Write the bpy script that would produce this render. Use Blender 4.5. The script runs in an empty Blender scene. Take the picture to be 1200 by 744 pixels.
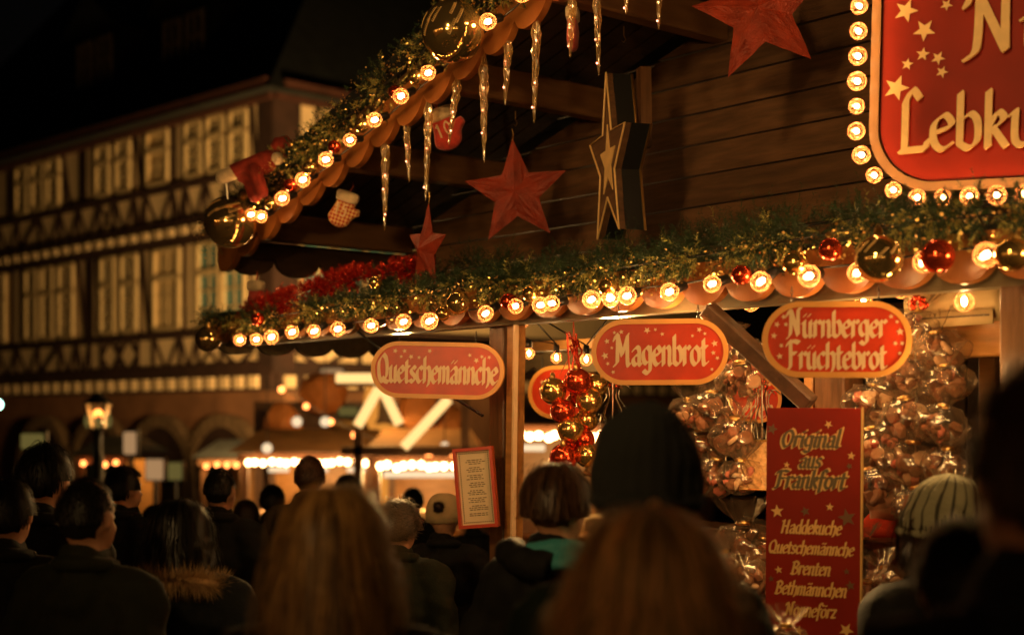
import bpy, bmesh, math, random
from mathutils import Vector, Matrix, Euler, noise as mnoise
from math import sin, cos, pi, radians as R, sqrt, atan2
random.seed(7)
rnd = random.random
def ru(a, b): return a + (b - a) * random.random()

# ------------------------------------------------------------------ camera, world, exposure
sc = bpy.context.scene
FP, HC, HY = 1666.667, 1.85, 490.0          # focal length in photo pixels, eye height, horizon row
cam = bpy.data.cameras.new('camera'); cam.lens = 50; cam.sensor_width = 36
cam.shift_y = (HY - 372.0) / 1200.0
cam.clip_start = 0.1; cam.clip_end = 500
cam.dof.use_dof = True; cam.dof.focus_distance = 5.6; cam.dof.aperture_fstop = 1.5
co = bpy.data.objects.new('camera', cam); sc.collection.objects.link(co)
co.location = (0, 0, HC); co.rotation_euler = (R(90), 0, 0); sc.camera = co
w = bpy.data.worlds.new('World'); sc.world = w; w.use_nodes = True
nt = w.node_tree; bg = nt.nodes['Background']
sky = nt.nodes.new('ShaderNodeTexSky'); sky.sky_type = 'NISHITA'; sky.sun_disc = False
sky.sun_elevation = R(-2.0); sky.sun_rotation = R(120)
nt.links.new(sky.outputs[0], bg.inputs[0]); bg.inputs[1].default_value = 0.006
sc.view_settings.view_transform = 'Standard'; sc.view_settings.look = 'None'
sc.view_settings.exposure = 0.0; sc.view_settings.gamma = 1.0
sc.cycles.max_bounces = 7; sc.cycles.transparent_max_bounces = 14
sc.cycles.sample_clamp_indirect = 4.0; sc.cycles.caustics_reflective = False; sc.cycles.caustics_refractive = False
sc.cycles.use_light_tree = True

C = sc.collection
# ------------------------------------------------------------------ materials
M = {}
def mat(name, col, rough=0.6, metal=0.0, var=0.0, scale=8.0, bump=0.0, bscale=60.0, spec=0.5, stretch=None, coat=0.0, sheen=0.0):
    m = bpy.data.materials.new(name); m.use_nodes = True; M[name] = m
    n = m.node_tree.nodes; l = m.node_tree.links; b = n['Principled BSDF']
    b.inputs['Base Color'].default_value = (*col, 1); b.inputs['Roughness'].default_value = rough
    b.inputs['Metallic'].default_value = metal; b.inputs['Specular IOR Level'].default_value = spec
    b.inputs['Coat Weight'].default_value = coat; b.inputs['Sheen Weight'].default_value = sheen
    tc = n.new('ShaderNodeTexCoord'); mp = n.new('ShaderNodeMapping'); l.new(tc.outputs['Object'], mp.inputs[0])
    if stretch: mp.inputs['Scale'].default_value = stretch
    if var > 0:
        t = n.new('ShaderNodeTexNoise'); t.inputs['Scale'].default_value = scale; t.inputs['Detail'].default_value = 6
        l.new(mp.outputs[0], t.inputs['Vector'])
        r = n.new('ShaderNodeValToRGB'); l.new(t.outputs[0], r.inputs[0])
        r.color_ramp.elements[0].position = 0.3; r.color_ramp.elements[1].position = 0.72
        r.color_ramp.elements[0].color = (*[c * (1 - var) for c in col], 1)
        r.color_ramp.elements[1].color = (*[min(1, c * (1 + var)) for c in col], 1)
        oi = n.new('ShaderNodeObjectInfo'); hs = n.new('ShaderNodeHueSaturation')
        mr = n.new('ShaderNodeMapRange'); l.new(oi.outputs['Random'], mr.inputs[0])
        mr.inputs['To Min'].default_value = 1 - var * .6; mr.inputs['To Max'].default_value = 1 + var * .6
        l.new(mr.outputs[0], hs.inputs['Value']); l.new(r.outputs[0], hs.inputs['Color'])
        l.new(hs.outputs[0], b.inputs['Base Color'])
    if bump > 0:
        t2 = n.new('ShaderNodeTexNoise'); t2.inputs['Scale'].default_value = bscale; t2.inputs['Detail'].default_value = 5
        l.new(mp.outputs[0], t2.inputs['Vector'])
        bp = n.new('ShaderNodeBump'); bp.inputs['Strength'].default_value = bump; bp.inputs['Distance'].default_value = 0.01
        l.new(t2.outputs[0], bp.inputs['Height']); l.new(bp.outputs[0], b.inputs['Normal'])
    return m
def emit(name, col, strength, sample=True):
    m = bpy.data.materials.new(name); m.use_nodes = True; M[name] = m
    n = m.node_tree.nodes; l = m.node_tree.links; n.remove(n['Principled BSDF'])
    e = n.new('ShaderNodeEmission'); e.inputs[0].default_value = (*col, 1); e.inputs[1].default_value = strength
    l.new(e.outputs[0], n['Material Output'].inputs[0])
    if not sample: m.cycles.emission_sampling = 'NONE'
    return m
def film(name, tint, rim, glossw, rough, alpha):
    """thin clear skin: mostly transparent, a glossy skin, and a rim that scatters the light inside"""
    m = bpy.data.materials.new(name); m.use_nodes = True; M[name] = m
    n = m.node_tree.nodes; l = m.node_tree.links; n.remove(n['Principled BSDF'])
    tr = n.new('ShaderNodeBsdfTransparent'); tr.inputs[0].default_value = (*tint, 1)
    gl = n.new('ShaderNodeBsdfGlossy'); gl.inputs[0].default_value = (1, .95, .85, 1); gl.inputs['Roughness'].default_value = rough
    tl = n.new('ShaderNodeBsdfTranslucent'); tl.inputs[0].default_value = (*rim, 1)
    df = n.new('ShaderNodeBsdfDiffuse'); df.inputs[0].default_value = (*rim, 1)
    lw = n.new('ShaderNodeLayerWeight'); lw.inputs[0].default_value = alpha
    a0 = n.new('ShaderNodeMixShader'); a0.inputs[0].default_value = .5
    l.new(tl.outputs[0], a0.inputs[1]); l.new(df.outputs[0], a0.inputs[2])
    a1 = n.new('ShaderNodeMixShader'); l.new(lw.outputs['Facing'], a1.inputs[0])
    l.new(tr.outputs[0], a1.inputs[1]); l.new(a0.outputs[0], a1.inputs[2])
    a2 = n.new('ShaderNodeMixShader'); a2.inputs[0].default_value = glossw
    l.new(a1.outputs[0], a2.inputs[1]); l.new(gl.outputs[0], a2.inputs[2])
    l.new(a2.outputs[0], n['Material Output'].inputs[0])
    return m

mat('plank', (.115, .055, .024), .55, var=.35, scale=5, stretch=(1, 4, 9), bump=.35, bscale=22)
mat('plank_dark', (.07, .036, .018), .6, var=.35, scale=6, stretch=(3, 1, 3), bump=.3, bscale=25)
mat('purlin', (.26, .125, .05), .55, var=.22, scale=4, stretch=(6, 1, 6), bump=.25, bscale=30)
mat('post_wood', (.13, .062, .028), .35, var=.35, scale=5, stretch=(9, 9, 1), bump=.3, bscale=25)
mat('honey_wood', (.42, .20, .06), .35, var=.22, scale=5, stretch=(1, 8, 8), bump=.2, bscale=25)
mat('grey_beam', (.17, .13, .07), .5, var=.2, scale=5, stretch=(1, 6, 6), bump=.2)
mat('scallop_paint', (.33, .115, .028), .3, var=.18, scale=9, bump=.12, bscale=40)
mat('fir', (.020, .048, .015), .55, var=.5, scale=14)
mat('fir_gold', (.50, .46, .13), .35, metal=.5, var=.4, scale=30)
mat('tinsel', (.65, .05, .02), .25, metal=.7, var=.4, scale=40)
mat('red_felt', (.52, .035, .018), .85, var=.25, scale=30, bump=.5, bscale=150, sheen=.4)
mat('star_red', (.36, .038, .012), .5, var=.35, scale=16, bump=.6, bscale=110, spec=.6)
mat('cream_felt', (.72, .55, .33), .9, var=.15, scale=30, bump=.5, bscale=150, sheen=.3)
mat('gold_print', (.90, .60, .24), .5, var=.1, scale=20)
mat('sign_red', (.60, .045, .012), .34, var=.22, scale=9, spec=.35, bump=.08, bscale=20)
mat('board_red', (.29, .018, .007), .5, var=.15, scale=4, spec=.15)
mat('sign_frame', (.80, .36, .08), .4, var=.10, scale=10)
mat('sign_cream', (.86, .60, .36), .4, var=.06, scale=20)
mat('letter_gold', (.80, .48, .15), .45, var=.1, scale=20)
mat('rim_gold', (.22, .10, .025), .4, var=.15, scale=12)
mat('letter_dark', (.13, .09, .035), .5)
mat('star_dark', (.16, .07, .02), .5)
mat('ball_gold', (.95, .60, .20), .16, metal=.92)
mat('ball_red', (.85, .10, .035), .16, metal=.85)
mat('ball_mirror', (.90, .62, .24), .10, metal=.93, spec=.6)
mat('brass', (.75, .48, .16), .3, metal=1.0)
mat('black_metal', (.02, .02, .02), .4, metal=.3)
mat('wire', (.45, .40, .32), .3, metal=1.0)
mat('cord', (.6, .12, .05), .7)
mat('paper', (.74, .60, .40), .8, var=.05)
mat('ink', (.14, .10, .06), .8)
mat('frame_red', (.50, .05, .02), .3, coat=.3, var=.1)
mat('gingerbread', (.15, .06, .022), .7, var=.35, scale=40, bump=.4, bscale=120)
mat('almond', (.22, .09, .04), .55, var=.3, scale=40)
mat('icing', (.55, .36, .22), .75, var=.1, scale=40)
mat('pink_sugar', (.50, .15, .10), .7, var=.2, scale=40)
mat('wicker', (.42, .23, .09), .6, var=.4, scale=50, bump=.6, bscale=90)
mat('plaster', (.80, .60, .34), .85, var=.12, scale=1.5, bump=.2, bscale=12)
mat('timber', (.040, .017, .010), .75, var=.3, scale=3, bump=.3, bscale=10)
mat('eave_red', (.075, .024, .013), .7, var=.25, scale=3)
mat('sandstone', (.24, .11, .05), .85, var=.3, scale=1.2, bump=.4, bscale=8)
mat('stone_pale', (.16, .10, .05), .85, var=.2, scale=2)
mat('window_paint', (.62, .47, .25), .5, var=.08, scale=3)
mat('slate', (.016, .018, .016), .7, var=.3, scale=3, bump=.4, bscale=10)
mat('curtain_glass', (.09, .065, .03), .25, var=.3, scale=2, spec=.8)
mat('dark_glass', (.012, .018, .014), .06, spec=.8)
mat('teal_reflect_glass', (.10, .26, .27), .15, spec=.8)  # teal base colour stands in for light reflected by these panes
mat('skin', (.52, .26, .15), .5, var=.12, scale=12, spec=.35)
mat('eye_white', (.7, .66, .6), .2)
mat('lip', (.38, .13, .10), .5)
mat('cobble', (.06, .05, .045), .55, var=.4, scale=3, bump=.8, bscale=9)
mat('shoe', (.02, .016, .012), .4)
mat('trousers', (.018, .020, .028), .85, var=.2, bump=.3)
mat('canvas', (.50, .36, .17), .75, var=.12, scale=5, bump=.2)
mat('awning_brown', (.22, .11, .035), .8, var=.3, scale=3)
mat('canvas_orange', (.55, .20, .05), .7, var=.2, scale=3, bump=.2)
mat('fur', (.52, .33, .15), .8, var=.35, scale=20)
mat('fur_black', (.012, .011, .010), .9, var=.3, scale=20)
emit('filament', (1.0, .54, .20), 115.0)
emit('filament_unseen', (1.0, .56, .20), 60.0)
emit('filament_far', (1.0, .52, .20), 26.0, False)
emit('filament_orange', (1.0, .27, .06), 7.0, False)
emit('tube_glow', (1.0, .58, .20), 1.5, False)
emit('bar_glow', (1.0, .55, .25), 4.5, False)
emit('panel_glow', (.90, .50, .22), .42, False)
emit('green_glow', (.60, .46, .12), .20, False)
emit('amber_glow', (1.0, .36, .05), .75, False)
emit('cool_glow', (.55, 1.0, .80), 9.0, False)
emit('white_glow', (1.0, .72, .42), 1.1, False)
emit('fairy', (1.0, .30, .16), 9.0, False)
film('bulb_glass', (1, .95, .85), (.62, .26, .12), .09, .05, .42)
film('cellophane', (1, .97, .93), (.46, .34, .23), .09, .22, .09)
film('acrylic', (.98, .85, .6), (.95, .66, .30), .22, .2, .60)
film('lantern_glass', (1, .9, .7), (.9, .7, .4), .06, .1, .5)

# ------------------------------------------------------------------ mesh collector
def ico(sub):
    bm = bmesh.new(); bmesh.ops.create_icosphere(bm, subdivisions=sub, radius=1)
    v = [Vector(p.co) for p in bm.verts]; f = [tuple(q.index for q in p.verts) for p in bm.faces]; bm.free(); return v, f
ICO = {k: ico(k) for k in (1, 2, 3, 4)}
class MB:
    def __init__(s): s.v = []; s.f = []; s.m = []; s.cur = 0; s.mats = []
    def use(s, name):
        if name not in s.mats: s.mats.append(name)
        s.cur = s.mats.index(name); return s
    def add(s, vs, fs):
        o = len(s.v); s.v.extend(vs); s.f.extend([tuple(i + o for i in f) for f in fs]); s.m.extend([s.cur] * len(fs)); return s
    def box(s, c, d, rot=None, bev=0.0):
        x, y, z = d[0] / 2, d[1] / 2, d[2] / 2
        if bev <= 0:
            vs = [Vector((i * x, j * y, k * z)) for i in (-1, 1) for j in (-1, 1) for k in (-1, 1)]
            fs = [(0, 1, 3, 2), (4, 6, 7, 5), (0, 4, 5, 1), (2, 3, 7, 6), (0, 2, 6, 4), (1, 5, 7, 3)]
        else:
            bm = bmesh.new(); bmesh.ops.create_cube(bm, size=2)
            for p in bm.verts: p.co = Vector((p.co.x * x, p.co.y * y, p.co.z * z))
            bmesh.ops.bevel(bm, geom=bm.edges[:], offset=bev, segments=1, affect='EDGES')
            vs = [p.co.copy() for p in bm.verts]; fs = [tuple(q.index for q in p.verts) for p in bm.faces]; bm.free()
        if rot is not None: vs = [rot @ p for p in vs]
        c = Vector(c); return s.add([p + c for p in vs], fs)
    def beam(s, a, b, w_, h_, up=(0, 0, 1), bev=0.0):
        a, b = Vector(a), Vector(b); d = b - a; L = d.length; x = d.normalized(); u = Vector(up)
        y = u.cross(x)
        if y.length < 1e-4: y = Vector((0, 1, 0)).cross(x)
        y.normalize(); z = x.cross(y); rot = Matrix((x, y, z)).transposed()
        return s.box((a + b) / 2, (L, w_, h_), rot, bev)
    def ball(s, c, r, sub=2, rot=None, jit=0.0):
        vs, fs = ICO[sub]; c = Vector(c)
        if not hasattr(r, '__len__'): r = (r, r, r)
        o = []
        for p in vs:
            q = Vector((p.x * r[0], p.y * r[1], p.z * r[2]))
            if jit: q *= 1 + ru(-jit, jit)
            if rot is not None: q = rot @ q
            o.append(q + c)
        return s.add(o, fs)
    def tube(s, pts, rad, n=8, cap=True, squash=None):
        pts = [Vector(p) for p in pts]; m = len(pts)
        rs = rad if hasattr(rad, '__len__') else [rad] * m
        vs, fs = [], []; pv = None
        for i, p in enumerate(pts):
            d = (pts[min(i + 1, m - 1)] - pts[max(i - 1, 0)])
            d = d.normalized() if d.length > 1e-9 else Vector((0, 0, 1))
            if pv is None: pv = Vector((0, 0, 1)).cross(d) if abs(d.z) < .95 else Vector((0, 1, 0)).cross(d)
            pv = (pv - d * pv.dot(d)).normalized(); q = d.cross(pv)
            for k in range(n):
                a = 2 * pi * k / n
                vs.append(p + (pv * cos(a) + q * sin(a)) * rs[i])
        for i in range(m - 1):
            for k in range(n):
                fs.append((i * n + k, i * n + (k + 1) % n, (i + 1) * n + (k + 1) % n, (i + 1) * n + k))
        if cap: fs.append(tuple(range(n))[::-1]); fs.append(tuple((m - 1) * n + k for k in range(n)))
        return s.add(vs, fs)
    def lathe(s, prof, n=20, c=(0, 0, 0), fn=None):
        vs, fs = [], []; c = Vector(c)
        for i, (r, z) in enumerate(prof):
            for k in range(n):
                a = 2 * pi * k / n; rr = r * (fn(a, z, i) if fn else 1)
                vs.append(c + Vector((rr * cos(a), rr * sin(a), z)))
        for i in range(len(prof) - 1):
            for k in range(n):
                fs.append((i * n + k, i * n + (k + 1) % n, (i + 1) * n + (k + 1) % n, (i + 1) * n + k))
        return s.add(vs, fs)
    def prism(s, poly, y0, y1, xf=None):
        """poly in the x-z plane, extruded from y0 to y1"""
        n = len(poly)
        vs = [Vector((p[0], y0, p[1])) for p in poly] + [Vector((p[0], y1, p[1])) for p in poly]
        fs = [tuple(range(n)), tuple(range(2 * n - 1, n - 1, -1))] + [(i, i + n, (i + 1) % n + n, (i + 1) % n) for i in range(n)]
        if xf is not None: vs = [xf @ p for p in vs]
        return s.add(vs, fs)
    def capsule(s, a, b, ra, rb, n=12):
        a, b = Vector(a), Vector(b); d = (b - a).normalized(); pts = []; rr = []
        for k in (0.02, .3, .6, .85, 1): pts.append(a - d * ra * cos(k * pi / 2)); rr.append(ra * sin(k * pi / 2))
        for k in (1, .85, .6, .3, 0.02): pts.append(b + d * rb * cos(k * pi / 2)); rr.append(rb * sin(k * pi / 2))
        return s.tube(pts, rr, n)
    def mesh(s, name, smooth=False):
        me = bpy.data.meshes.new(name); me.from_pydata([tuple(p) for p in s.v], [], s.f)
        for k in s.mats: me.materials.append(M[k])
        me.polygons.foreach_set('material_index', s.m)
        if smooth: me.polygons.foreach_set('use_smooth', [True] * len(s.f))
        me.update(); return me
    def build(s, name, parent=None, smooth=False, fix=True):
        me = s.mesh(name, smooth)
        if fix:
            bm = bmesh.new(); bm.from_mesh(me); bmesh.ops.recalc_face_normals(bm, faces=bm.faces); bm.to_mesh(me); bm.free()
        return obj(name, me, parent)
def obj(name, me, parent=None, loc=None, rot=None, sca=None):
    o = bpy.data.objects.new(name, me); C.objects.link(o)
    if parent is not None: o.parent = parent
    if loc is not None: o.location = loc
    if rot is not None: o.rotation_euler = rot
    if sca is not None: o.scale = sca if hasattr(sca, '__len__') else (sca,) * 3
    return o
def tag(o, label, cat, group=None):
    o['label'] = label; o['category'] = cat
    if group: o['group'] = group
    return o
def thing(name, label, cat, loc=(0, 0, 0), rz=0.0, group=None, rot=None):
    o = bpy.data.objects.new(name, None); C.objects.link(o); o.empty_display_size = .1
    o.location = loc; o.rotation_euler = rot if rot else (0, 0, rz)
    return tag(o, label, cat, group)
def stuff(o): o['kind'] = 'stuff'; return o
def struct(o): o['kind'] = 'structure'; return o
def cat_rom(pts, k=4):
    P = [Vector(p) for p in pts]
    if len(P) < 3: return P
    out = []
    for i in range(len(P) - 1):
        p0, p1, p2, p3 = P[max(i - 1, 0)], P[i], P[i + 1], P[min(i + 2, len(P) - 1)]
        for j in range(k):
            t = j / k
            out.append(.5 * ((2 * p1) + (p2 - p0) * t + (2 * p0 - 5 * p1 + 4 * p2 - p3) * t * t + (3 * p1 - p0 - 3 * p2 + p3) * t ** 3))
    out.append(P[-1]); return out

# ------------------------------------------------------------------ where things stand
def P(px, py, Y): return Vector(((px - 600) / FP * Y, Y, HC + (HY - py) / FP * Y))
SA = atan2(-.763, .647)                                # heading of the stall front
E1 = Vector((cos(SA), sin(SA), 0)); N1 = Vector((-sin(SA), cos(SA), 0))
STALL0 = Vector((0, 6.0, 0))
def LT(px, w=0.0):                                     # distance along the stall front
    O = STALL0 + N1 * w; k = (px - 600) / FP
    return (k * O.y - O.x) / (E1.x - k * E1.y)
def L(px, py, w=0.0):                                  # stall-local point (t, w, z)
    t = LT(px, w); Y = (STALL0 + N1 * w + E1 * t).y
    return Vector((t, w, HC + (HY - py) / FP * Y))
def W(p): return STALL0 + E1 * p[0] + N1 * p[1] + Vector((0, 0, p[2]))
def LW(px, py, w=0.0): return W(L(px, py, w))
def gz(Y): return 0.0 if Y < 8 else -min((Y - 8) * .06, 1.32)

# ------------------------------------------------------------------ ground
g = MB().use('cobble')
ys = [-30, -10, 0, 8, 12, 20, 30, 60, 200]
for i, y in enumerate(ys):
    for x in (-150, -20, 0, 20, 150): g.v.append(Vector((x, y, gz(y))))
for i in range(len(ys) - 1):
    for j in range(4): g.f.append((i * 5 + j, i * 5 + j + 1, (i + 1) * 5 + j + 1, (i + 1) * 5 + j)); g.m.append(0)
struct(g.build('ground'))

# ------------------------------------------------------------------ the half-timbered house
HA = atan2(-.704, .710)
HE = Vector((cos(HA), sin(HA), 0)); HN = Vector((-sin(HA), cos(HA), 0))
hc = P(322, 490, 30.7); H0 = Vector((hc.x, hc.y, gz(31)))
house = thing('timber_framed_house', 'large half-timbered house with cream plaster panels and dark beams across the dark square', 'house', H0, HA)
def ht(px, w_=0.0):
    O = H0 + HN * w_; k = (px - 600) / FP; return (k * O.y - O.x) / (HE.x - k * HE.y)
def hw(px):                                            # along the right-hand face, t = 0
    k = (px - 600) / FP; return (k * H0.y - H0.x) / (HN.x - k * HN.y)
def hz(px, py):                                        # height above the house foot for a pixel on the left face
    Y = (H0 + HE * ht(px)).y; return HC + (HY - py) / FP * Y - H0.z
zG = hz(150, 437); zD = hz(150, 450)                   # beam over the arcade
z1b, z1s, z1t = hz(150, 435), hz(150, 396), hz(150, 299)
z1T = hz(150, 291)
z2b, z2s, z2t = hz(150, 275), hz(150, 231), hz(284, 129)
zE = z2t + .05; zEt = zE + .24
T0 = ht(-130); WR = 16.0
def part(nm, mb, smooth=False, parent=house): return mb.build(nm, parent, smooth)
m = MB().use('plaster'); m.box((T0 / 2 + .035, WR / 2 - .035, (zG + zEt) / 2), (-T0, WR, zEt - zG)); part('plaster_wall', m)
m = MB().use('sandstone'); m.box((T0 / 2 - .1, WR / 2 + .35, zG / 2 - .05), (-T0 - .5, WR - .3, zG - .1)); part('ground_floor_wall', m)
# jettied bands with beam heads
def face_xf(side): return None
def tb(side, a, za, b, zb, wd, dep, nm='timber', mt='timber', off=0.0):
    """a timber on the left face ('A', runs along t) or the right face ('B', runs along w)"""
    mb = MB().use(mt)
    if side == 'A': p, q, up = (a, -off, za), (b, -off, zb), (0, 1, 0)
    else: p, q, up = (off, a, za), (off, b, zb), (1, 0, 0)
    mb.beam(p, q, wd, dep, up); return mb
timbers = []
def TB(*a, **k): tb(*a, **k).build(k.get('nm', 'timber'), house)
for side, lo, hi in (('A', T0, .12), ('B', -.12, WR)):
    for z, wd in ((zG, .26), (zD + .5, .0), (z1s - .02, .17), (z1T, .30), (z2b, .24), (z2s - .02, .17), (z1b + .0, .0)):
        if wd: TB(side, lo, z, hi, z, wd, .22, off=.02)
    TB(side, lo, zE + .05, hi, zE + .05, .16, .3, mt='eave_red', off=.1)
    TB(side, lo - .0, zEt, hi + .3, zEt, .16, .5, mt='eave_red', off=.32)
# rows of beam heads (pale blocks seen between dark joists)
def dots(z, hgt, n_px=9.0):
    a = MB().use('plaster'); 
    t = T0
    while t < -.1:
        a.box((t, -.14, z), (.30, .12, hgt)); t += .56
    q = .3
    while q < WR: a.box((.14, q, z), (.12, .30, hgt)); q += .56
    stuff(a.build('joist_infill', house))
    d = MB().use('timber'); d.box((T0 / 2, -.03, z), (-T0, .16, hgt + .12)); d.box((.04, WR / 2, z), (.16, WR, hgt + .12))
    d.build('joist_band', house)
dots((z1T + z2b) / 2, (z2b - z1T) * .55); dots(zG - .32, .26)
# windows
def window(side, c, wd, zb, zt, glass, shut=False):
    """frame > pane, with transom and muntins"""
    f = MB().use('window_paint'); h = zt - zb; bar = .08; zc = zb + h * .64
    bars = [((-wd / 2 + bar / 2, zb + h / 2), (bar, h)), ((wd / 2 - bar / 2, zb + h / 2), (bar, h)), ((0, zb + bar / 2), (wd, bar)),
            ((0, zt - bar / 2), (wd, bar)), ((0, zc), (wd, .13))]
    thin = [((0, zb + (zc - zb) / 2), (.05, zc - zb)), ((0, (zc + zt) / 2), (.045, zt - zc))]
    for k in (1, 2): thin.append(((0, zb + (zc - zb) * k / 3), (wd, .04)))
    def put(mb, x, z, a, b, dep, off):
        if side == 'A': mb.box((c + x, -off, z), (a, dep, b))
        else: mb.box((off, c + x, z), (dep, a, b))
    for (x, z), (a, b) in bars: put(f, x, z, a, b, .12, .10)
    for (x, z), (a, b) in thin: put(f, x, z, a, b, .05, .078)
    fo = f.build('window', house)
    if shut:
        p = MB().use('window_paint'); put(p, 0, zb + h / 2, wd - .1, h - .1, .03, .055); p.build('shutter_board', fo)
    else:
        p = MB().use(glass if glass == 'teal_reflect_glass' or rnd() < .6 else 'curtain_glass'); put(p, 0, zb + h / 2, wd - .1, h - .1, .02, .055); p.build('pane', fo)
row2 = [(-70, .8), (-45, .8), (-20, .8), (30, .8), (49, .8), (67, .8), (125, .8), (149, .8), (189, 1.05), (231, .8), (257, .8), (284, .8)]
row1 = [(-60, .8), (-38, .8), (-12, .8), (5, .7), (41, .8), (60, .8), (82, .95), (131, .85), (156, .9), (200, 1.25), (249, 1.0), (279, 1.0)]
for px, wd in row2: window('A', ht(px), wd * (.84 if wd < .9 else .9), z2s + .10, z2t, 'dark_glass', px == 189)
for px, wd in row1: window('A', ht(px), wd * (.82 if wd < .99 else .92), z1s + .10, z1t, 'teal_reflect_glass' if px > 240 else 'dark_glass', px == 200)
rB2 = [(387, .8), (412, .8), (436, .8), (470, .8), (495, .8)]
rB1 = [(371, 1.1), (404, 1.1), (445, 1.1), (480, 1.1)]
for px, wd in rB2: window('B', hw(px), wd, z2s + .10, z2t, 'dark_glass')
for px, wd in rB1: window('B', hw(px), wd, z1s + .10, z1t, 'teal_reflect_glass')
# posts, braces and the ornament under the windows
def posts(side, xs, zb, zt, wd=.17):
    for x in xs: TB(side, x, zb, x, zt, wd, .2)
p2 = [(12, .16), (21, .16), (39.5, .24), (58, .24), (77, .16), (99, .34), (115, .12), (137, .24), (158, .10), (172, .26), (204.5, .26), (217, .10), (243.5, .24), (270, .24), (294, .10), (309, .16)]
p1 = [(16, .16), (31, .16), (50.5, .24), (70, .24), (90, .10), (107, .36), (121, .10), (144, .24), (166, .10), (182, .28), (215, .32), (235, .12), (264, .24), (294, .16)]
for px, wd in p2: TB('A', ht(px), z2s, ht(px), z2t + .2, wd, .13)
for px, wd in p1: TB('A', ht(px), z1s, ht(px), z1T, wd, .13)
TB('A', -.16, zG, -.16, zE, .55, .24, off=.03); TB('B', .16, zG, .16, zE, .55, .24, off=.03)
for px in (336, 345, 372, 399, 424, 452, 483): TB('B', hw(px), z2s, hw(px), z2t + .2, .2, .2)
for px in (335, 350, 388, 424, 463): TB('B', hw(px), z1s, hw(px), z1T, .24, .2)
def xpanel(side, a, b, zb, zt, kind):
    TB(side, a, zb, a, zt, .13, .13)
    if kind == 'x': TB(side, a, zb, b, zt, .09, .12); TB(side, a, zt, b, zb, .09, .12, off=.004)
    elif kind == 'v': TB(side, a, zt, (a + b) / 2, zb, .10, .12); TB(side, (a + b) / 2, zb, b, zt, .10, .12, off=.004)
    elif kind == 'd':
        c_, zc = (a + b) / 2, (zb + zt) / 2
        for q in (((a, zc), (c_, zt)), ((c_, zt), (b, zc)), ((b, zc), (c_, zb)), ((c_, zb), (a, zc))): TB(side, q[0][0], q[0][1], q[1][0], q[1][1], .12, .12)
    elif kind == '/': TB(side, a, zb, b, zt, .14, .14)
cols2 = [-30, 0, 24, 48, 72, 94, 118, 137, 160, 172, 205, 219, 243, 270, 300]
kinds2 = ['x', 'v', '/', 'v', 'v', 'v', 'x', 'v', 'v', 'v', 'v', 'v', 'v', 'x']
for i in range(len(cols2) - 1): xpanel('A', ht(cols2[i]), ht(cols2[i + 1]), z2b, z2s, kinds2[i])
cols1 = [-30, 0, 22, 48, 72, 92, 108, 121, 142, 164, 182, 213, 234, 262, 300]
kinds1 = ['x', 'v', 'v', '/', 'v', 'v', '', 'd', 'd', '', 'v', 'v', 'x', 'd']
for i in range(len(cols1) - 1): xpanel('A', ht(cols1[i]), ht(cols1[i + 1]), zG, z1s, kinds1[i])
for i in range(5):
    a = .4 + i * 1.9; xpanel('B', a, a + 1.7, z2b, z2s, 'x' if i % 2 else 'v'); xpanel('B', a, a + 1.7, zG, z1s, 'v' if i % 2 else 'd')
for pa, pb in ((162, 170), (113, 119), (77, 86), (297, 304)): TB('A', ht(pb), z2s, ht(pa), z2t, .12, .16)
for pa, pb in ((168, 178), (94, 104), (116, 121)): TB('A', ht(pb), z1s, ht(pa), z1T, .14, .16)
# arches of the ground floor
def arch(px, wd, zt, lit=None):
    t = ht(px, .2); r = wd / 2; m = MB().use('stone_pale'); n = 14
    for k in range(n):
        a0, a1 = pi * k / n + .012, pi * (k + 1) / n - .012
        pr = [(t + r * cos(a0), zt - r + r * sin(a0)), (t + (r + .28) * cos(a0), zt - r + (r + .28) * sin(a0)), (t + (r + .28) * cos(a1), zt - r + (r + .28) * sin(a1)), (t + r * cos(a1), zt - r + r * sin(a1))]
        m.prism(pr, .02, .3)
    for s in (-1, 1): m.box((t + s * (r + .14), .16, (zt - r) / 2), (.28, .28, zt - r))
    ao = m.build('arch_surround', house)
    d = MB().use('timber'); pts = [(t + r * cos(pi * k / n), zt - r + r * sin(pi * k / n)) for k in range(n + 1)] + [(t - r, 0), (t + r, 0)]
    d.prism(pts, .09, .22); d.build('door_leaf', ao)
    for s in (-.5, .5):
        q = MB().use('dark_glass'); q.prism([(t + s * r - .3, zt - r - .1), (t + s * r + .3, zt - r - .1), (t + s * r + .3, zt - r + .45), (t + s * r - .3, zt - r + .45)], .05, .08); q.build('pane', ao)
arch(265, 2.6, hz(265, 500)); arch(192, 2.6, hz(192, 500)); arch(120, 2.4, hz(120, 500)); arch(55, 2.4, hz(55, 500))
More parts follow.
